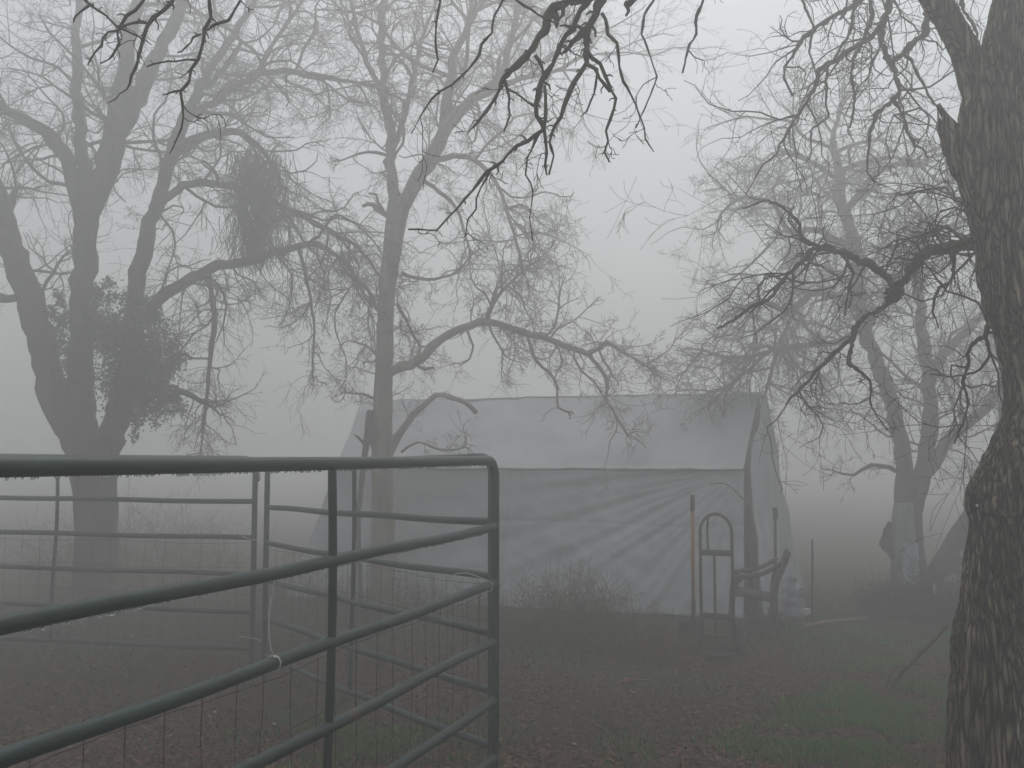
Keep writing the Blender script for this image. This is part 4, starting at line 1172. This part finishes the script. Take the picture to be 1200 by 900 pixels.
# white hem and bits of plastic piled at the shelter corner
random.seed(12); rng = np.random.default_rng(12)
mb = MB()
base = P(918, 738, 9.5); topc = P(932, 668, 9.6)
for k in range(5):
    a = base + np.array([.05 * k - .08, .03 * k, 0]); b = topc + np.array([.025 * k - .04, .02 * k, -.07 * k])
    mid = (a + b) / 2 + np.array([-.03 + .02 * k, -.03, 0])
    P3 = catmull([a, mid, b], .04)
    vs = []; m_ = len(P3)
    for i, p in enumerate(P3):
        wdt = .035 + .02 * math.sin(i * 1.1 + k); off = .02 * math.sin(i * 2.1 + k)
        for s_ in range(5):
            tt = s_ / 4 - .5
            vs.append(p + np.array([tt * wdt * 2, off + .02 * math.cos(s_ * 2 + i), 0]))
    mb.add(vs, [(i * 5 + j, i * 5 + j + 1, (i + 1) * 5 + j + 1, (i + 1) * 5 + j) for i in range(m_ - 1) for j in range(4)])
o = mb.build('plastic_sheet', M_pale); o.modifiers.new('s', 'SOLIDIFY').thickness = .006
recenter(o); tag(o, 'crumpled pale plastic sheet piled at the shelter corner', 'plastic sheet')
mb = MB(); mb.box(P(942, 718, 9.6), (.11, .07, .05), bev=.012); mb.box(P(942, 714, 9.6), (.12, .08, .01), bev=.004)
o = recenter(mb.build('plastic_tub', M_white)); tag(o, 'small white tub on the grass right of the armchair', 'tub')
mb = MB(); a, b = GP(944, 738), GP(1016, 726)
mb.tube([a + (b - a) * t + np.array([0, .05 * math.sin(t * 5), .03]) for t in np.linspace(0, 1, 9)], .014, k=8, rough=.1)
o = recenter(mb.build('wooden_pole', mat('weathered_wood', (.22, .17, .15), .8, .2, (.3, .24, .21), 12))); tag(o, 'thin pale pole lying on the grass beyond the armchair', 'pole')

# things hung on the foggy oak's trunk
def cloth(name, label, corners, m, cat, nu=14, nv=16, amp=.02, seed=0):
    c = [np.array(q) for q in corners]   # tl, tr, br, bl
    n = np.cross(c[1] - c[0], c[3] - c[0]); n /= np.linalg.norm(n)
    mb = MB(); vs = []
    for j in range(nv + 1):
        for i in range(nu + 1):
            u_, v_ = i / nu, j / nv
            p = (c[0] * (1 - u_) + c[1] * u_) * (1 - v_) + (c[3] * (1 - u_) + c[2] * u_) * v_
            vs.append(p + n * amp * (math.sin(u_ * 13 + seed + v_ * 2) * (.4 + v_) + 1.2 * nz(u_ * 4, v_ * 4, seed)))
    mb.add(vs, [(j * (nu + 1) + i, j * (nu + 1) + i + 1, (j + 1) * (nu + 1) + i + 1, (j + 1) * (nu + 1) + i) for j in range(nv) for i in range(nu)])
    o = mb.build(name, m); o.modifiers.new('s', 'SOLIDIFY').thickness = .008
    recenter(o); return tag(o, label, cat)
e = 10.75
cloth('dark_cloth', 'dark triangular cloth hanging left of the foggy oak\'s trunk', [P(1041, 611, e), P(1046, 613, e), P(1046, 657, e + .02), P(1029, 638, e)], M_darkcloth, 'cloth', seed=2)
cloth('feed_sack', 'tall pale sack hung on the foggy oak\'s trunk, topmost', [P(1047, 590, e), P(1069, 588, e), P(1074, 660, e), P(1045, 662, e)], mat('grey_sack', (.24, .24, .26), .8, .2, (.31, .31, .33), 8), 'sack', seed=5)
cloth('feed_sack', 'light lilac sack at the trunk foot of the foggy oak', [P(1059, 636, e - .08), P(1076, 637, e - .08), P(1078, 686, e - .1), P(1058, 684, e - .1)], M_pale, 'sack', seed=7)
cloth('feed_sack', 'small dull sack left of the lilac sack at the trunk foot', [P(1050, 660, e - .05), P(1059, 661, e - .05), P(1058, 686, e - .06), P(1051, 684, e - .06)], mat('dull_sack', (.13, .13, .15), .8, .2, (.17, .17, .19), 8), 'sack', seed=9)
cloth('rag', 'pale rag caught on the brush right of the white stake', [P(1108, 675, 9.9), P(1120, 674, 9.9), P(1118, 681, 9.9), P(1106, 682, 9.9)], M_pale, 'rag', seed=4)
cloth('rag', 'small pale rag on the leaning trunk', [P(1125, 646, 9.8), P(1131, 645, 9.8), P(1131, 653, 9.8), P(1125, 652, 9.8)], M_pale, 'rag', seed=4)

# ------------------------------------------------------------------ brush, shrubs
def shrub(label, px, py, h, r, n, m, seed, name='dry_shrub', thick=.003, cat='shrub', spread=.7, group='shrubs', aspect=1.0):
    global rng
    random.seed(seed); rng = np.random.default_rng(seed)
    g0 = GP(px, py)
    mb = MB()
    for i in range(n):
        a = random.random() * 6.283; q = r * .75 * math.sqrt(random.random())
        b = g0 + np.array([math.cos(a) * q * aspect, math.sin(a) * q, -.02])
        d_ = np.array([math.cos(a) * spread * random.random() + random.uniform(-.3, .3), math.sin(a) * spread * random.random() + random.uniform(-.3, .3), 1.0]); d_ /= np.linalg.norm(d_)
        grow(mb, b, d_, h * random.uniform(.45, 1.15) * (1 - .35 * q / r), thick, 2, .16, 0, 4, 3)
    o = mb.build(name, m)
    recenter(o); return tag(o, label, cat, group)
G1 = 'low brush in front of the shelter'
shrub('tall wispy dry shrub right of the panel end post', 632, 752, .74, .5, 85, M_brush, 1, group=G1)
shrub('bushy dry shrub in the middle of the brush row', 680, 755, .68, .5, 95, M_brush, 2, group=G1)
shrub('low dark shrub next in the row toward the shovel', 728, 757, .4, .5, 80, M_brush, 3, group=G1)
shrub('smallest brown shrub just left of the shovel', 780, 770, .3, .45, 80, M_brush, 4, group=G1)
shrub('low dull shrub behind the panel end post', 590, 742, .45, .45, 60, M_brush, 5, group=G1)
shrub('low dull tuft in front of the brush row', 745, 768, .28, .4, 60, M_brush, 14, group=G1)
G2 = 'bare shrubs behind the pen'
shrub('bare shrub at the foot of the three trunked oak', 95, 690, 1.05, .6, 60, M_brush, 6, group=G2)
shrub('broad bare shrub right of the three trunked oak', 175, 684, 1.2, .8, 75, M_brush, 7, group=G2)
shrub('thin bare shrub left of the double post', 245, 700, .85, .6, 50, M_brush, 8, group=G2)
shrub('low bare shrub seen between double post and brace', 350, 715, .6, .6, 55, M_brush, 9, group=G2)
shrub('low scrub at the foot of the slender oak', 440, 712, .5, .6, 60, M_brush, 10, group=G2)
shrub('low scrub against the tarp behind the panels', 520, 722, .4, .6, 60, M_brush, 15, group=G2)
G3 = 'dark brush round the foggy oak'
shrub('dark dense bush at the foot of the foggy oak', 1062, 728, .5, .42, 170, M_darkbrush, 11, name='dark_bush', thick=.007, cat='bush', group=G3)
shrub('dark dense bush between white stake and nearest oak', 1125, 735, .62, .45, 170, M_darkbrush, 12, name='dark_bush', thick=.007, cat='bush', group=G3)
shrub('low weedy clump under the armchair', 886, 738, .16, .35, 90, M_darkbrush, 13, name='weed_clump', thick=.004, cat='weeds', group=G3 + ' and yard')

# fallen stick poking out of the grass
mb = MB()
g0 = GP(1040, 812)
R = catmull([list(GP(1032, 818)) + [.008], list(P(1048, 800, 6.55)) + [.012], list(P(1064, 782, 6.5)) + [.014], list(P(1082, 762, 6.45)) + [.014], list(P(1098, 747, 6.4)) + [.012], list(P(1111, 733, 6.35)) + [.007]], .05)
mb.tube(R[:, :3] + rng.normal(size=(len(R), 3)) * .002, R[:, 3], k=7, rough=.2)
mb.tube(catmull([P(1066, 781, 6.5), P(1055, 781, 6.5), P(1044, 790, 6.52), P(1038, 806, 6.55)], .05), .006, k=5)
mb.tube(catmull([P(1066, 781, 6.5), P(1076, 778, 6.52), P(1084, 781, 6.55)], .05), .005, k=5)
o = recenter(mb.build('fallen_stick', M_twig)); tag(o, 'bent fallen stick rising from the grass left of the nearest oak', 'stick')
# orange leaf-sized scrap on the soil
mb = MB(); c = GP(736, 803); mb.tube([c + np.array([-.05, -.02, .02]), c + np.array([-.01, .0, .035]), c + np.array([.03, .03, .03]), c + np.array([.16, .05, .02])], [.01, .016, .007, .004], k=6)
o = recenter(mb.build('leafy_twig', mat('rust_leaf', (.16, .055, .03), .8, .2, (.22, .09, .05), 30))); tag(o, 'rust orange twig lying on the brown soil', 'twig')
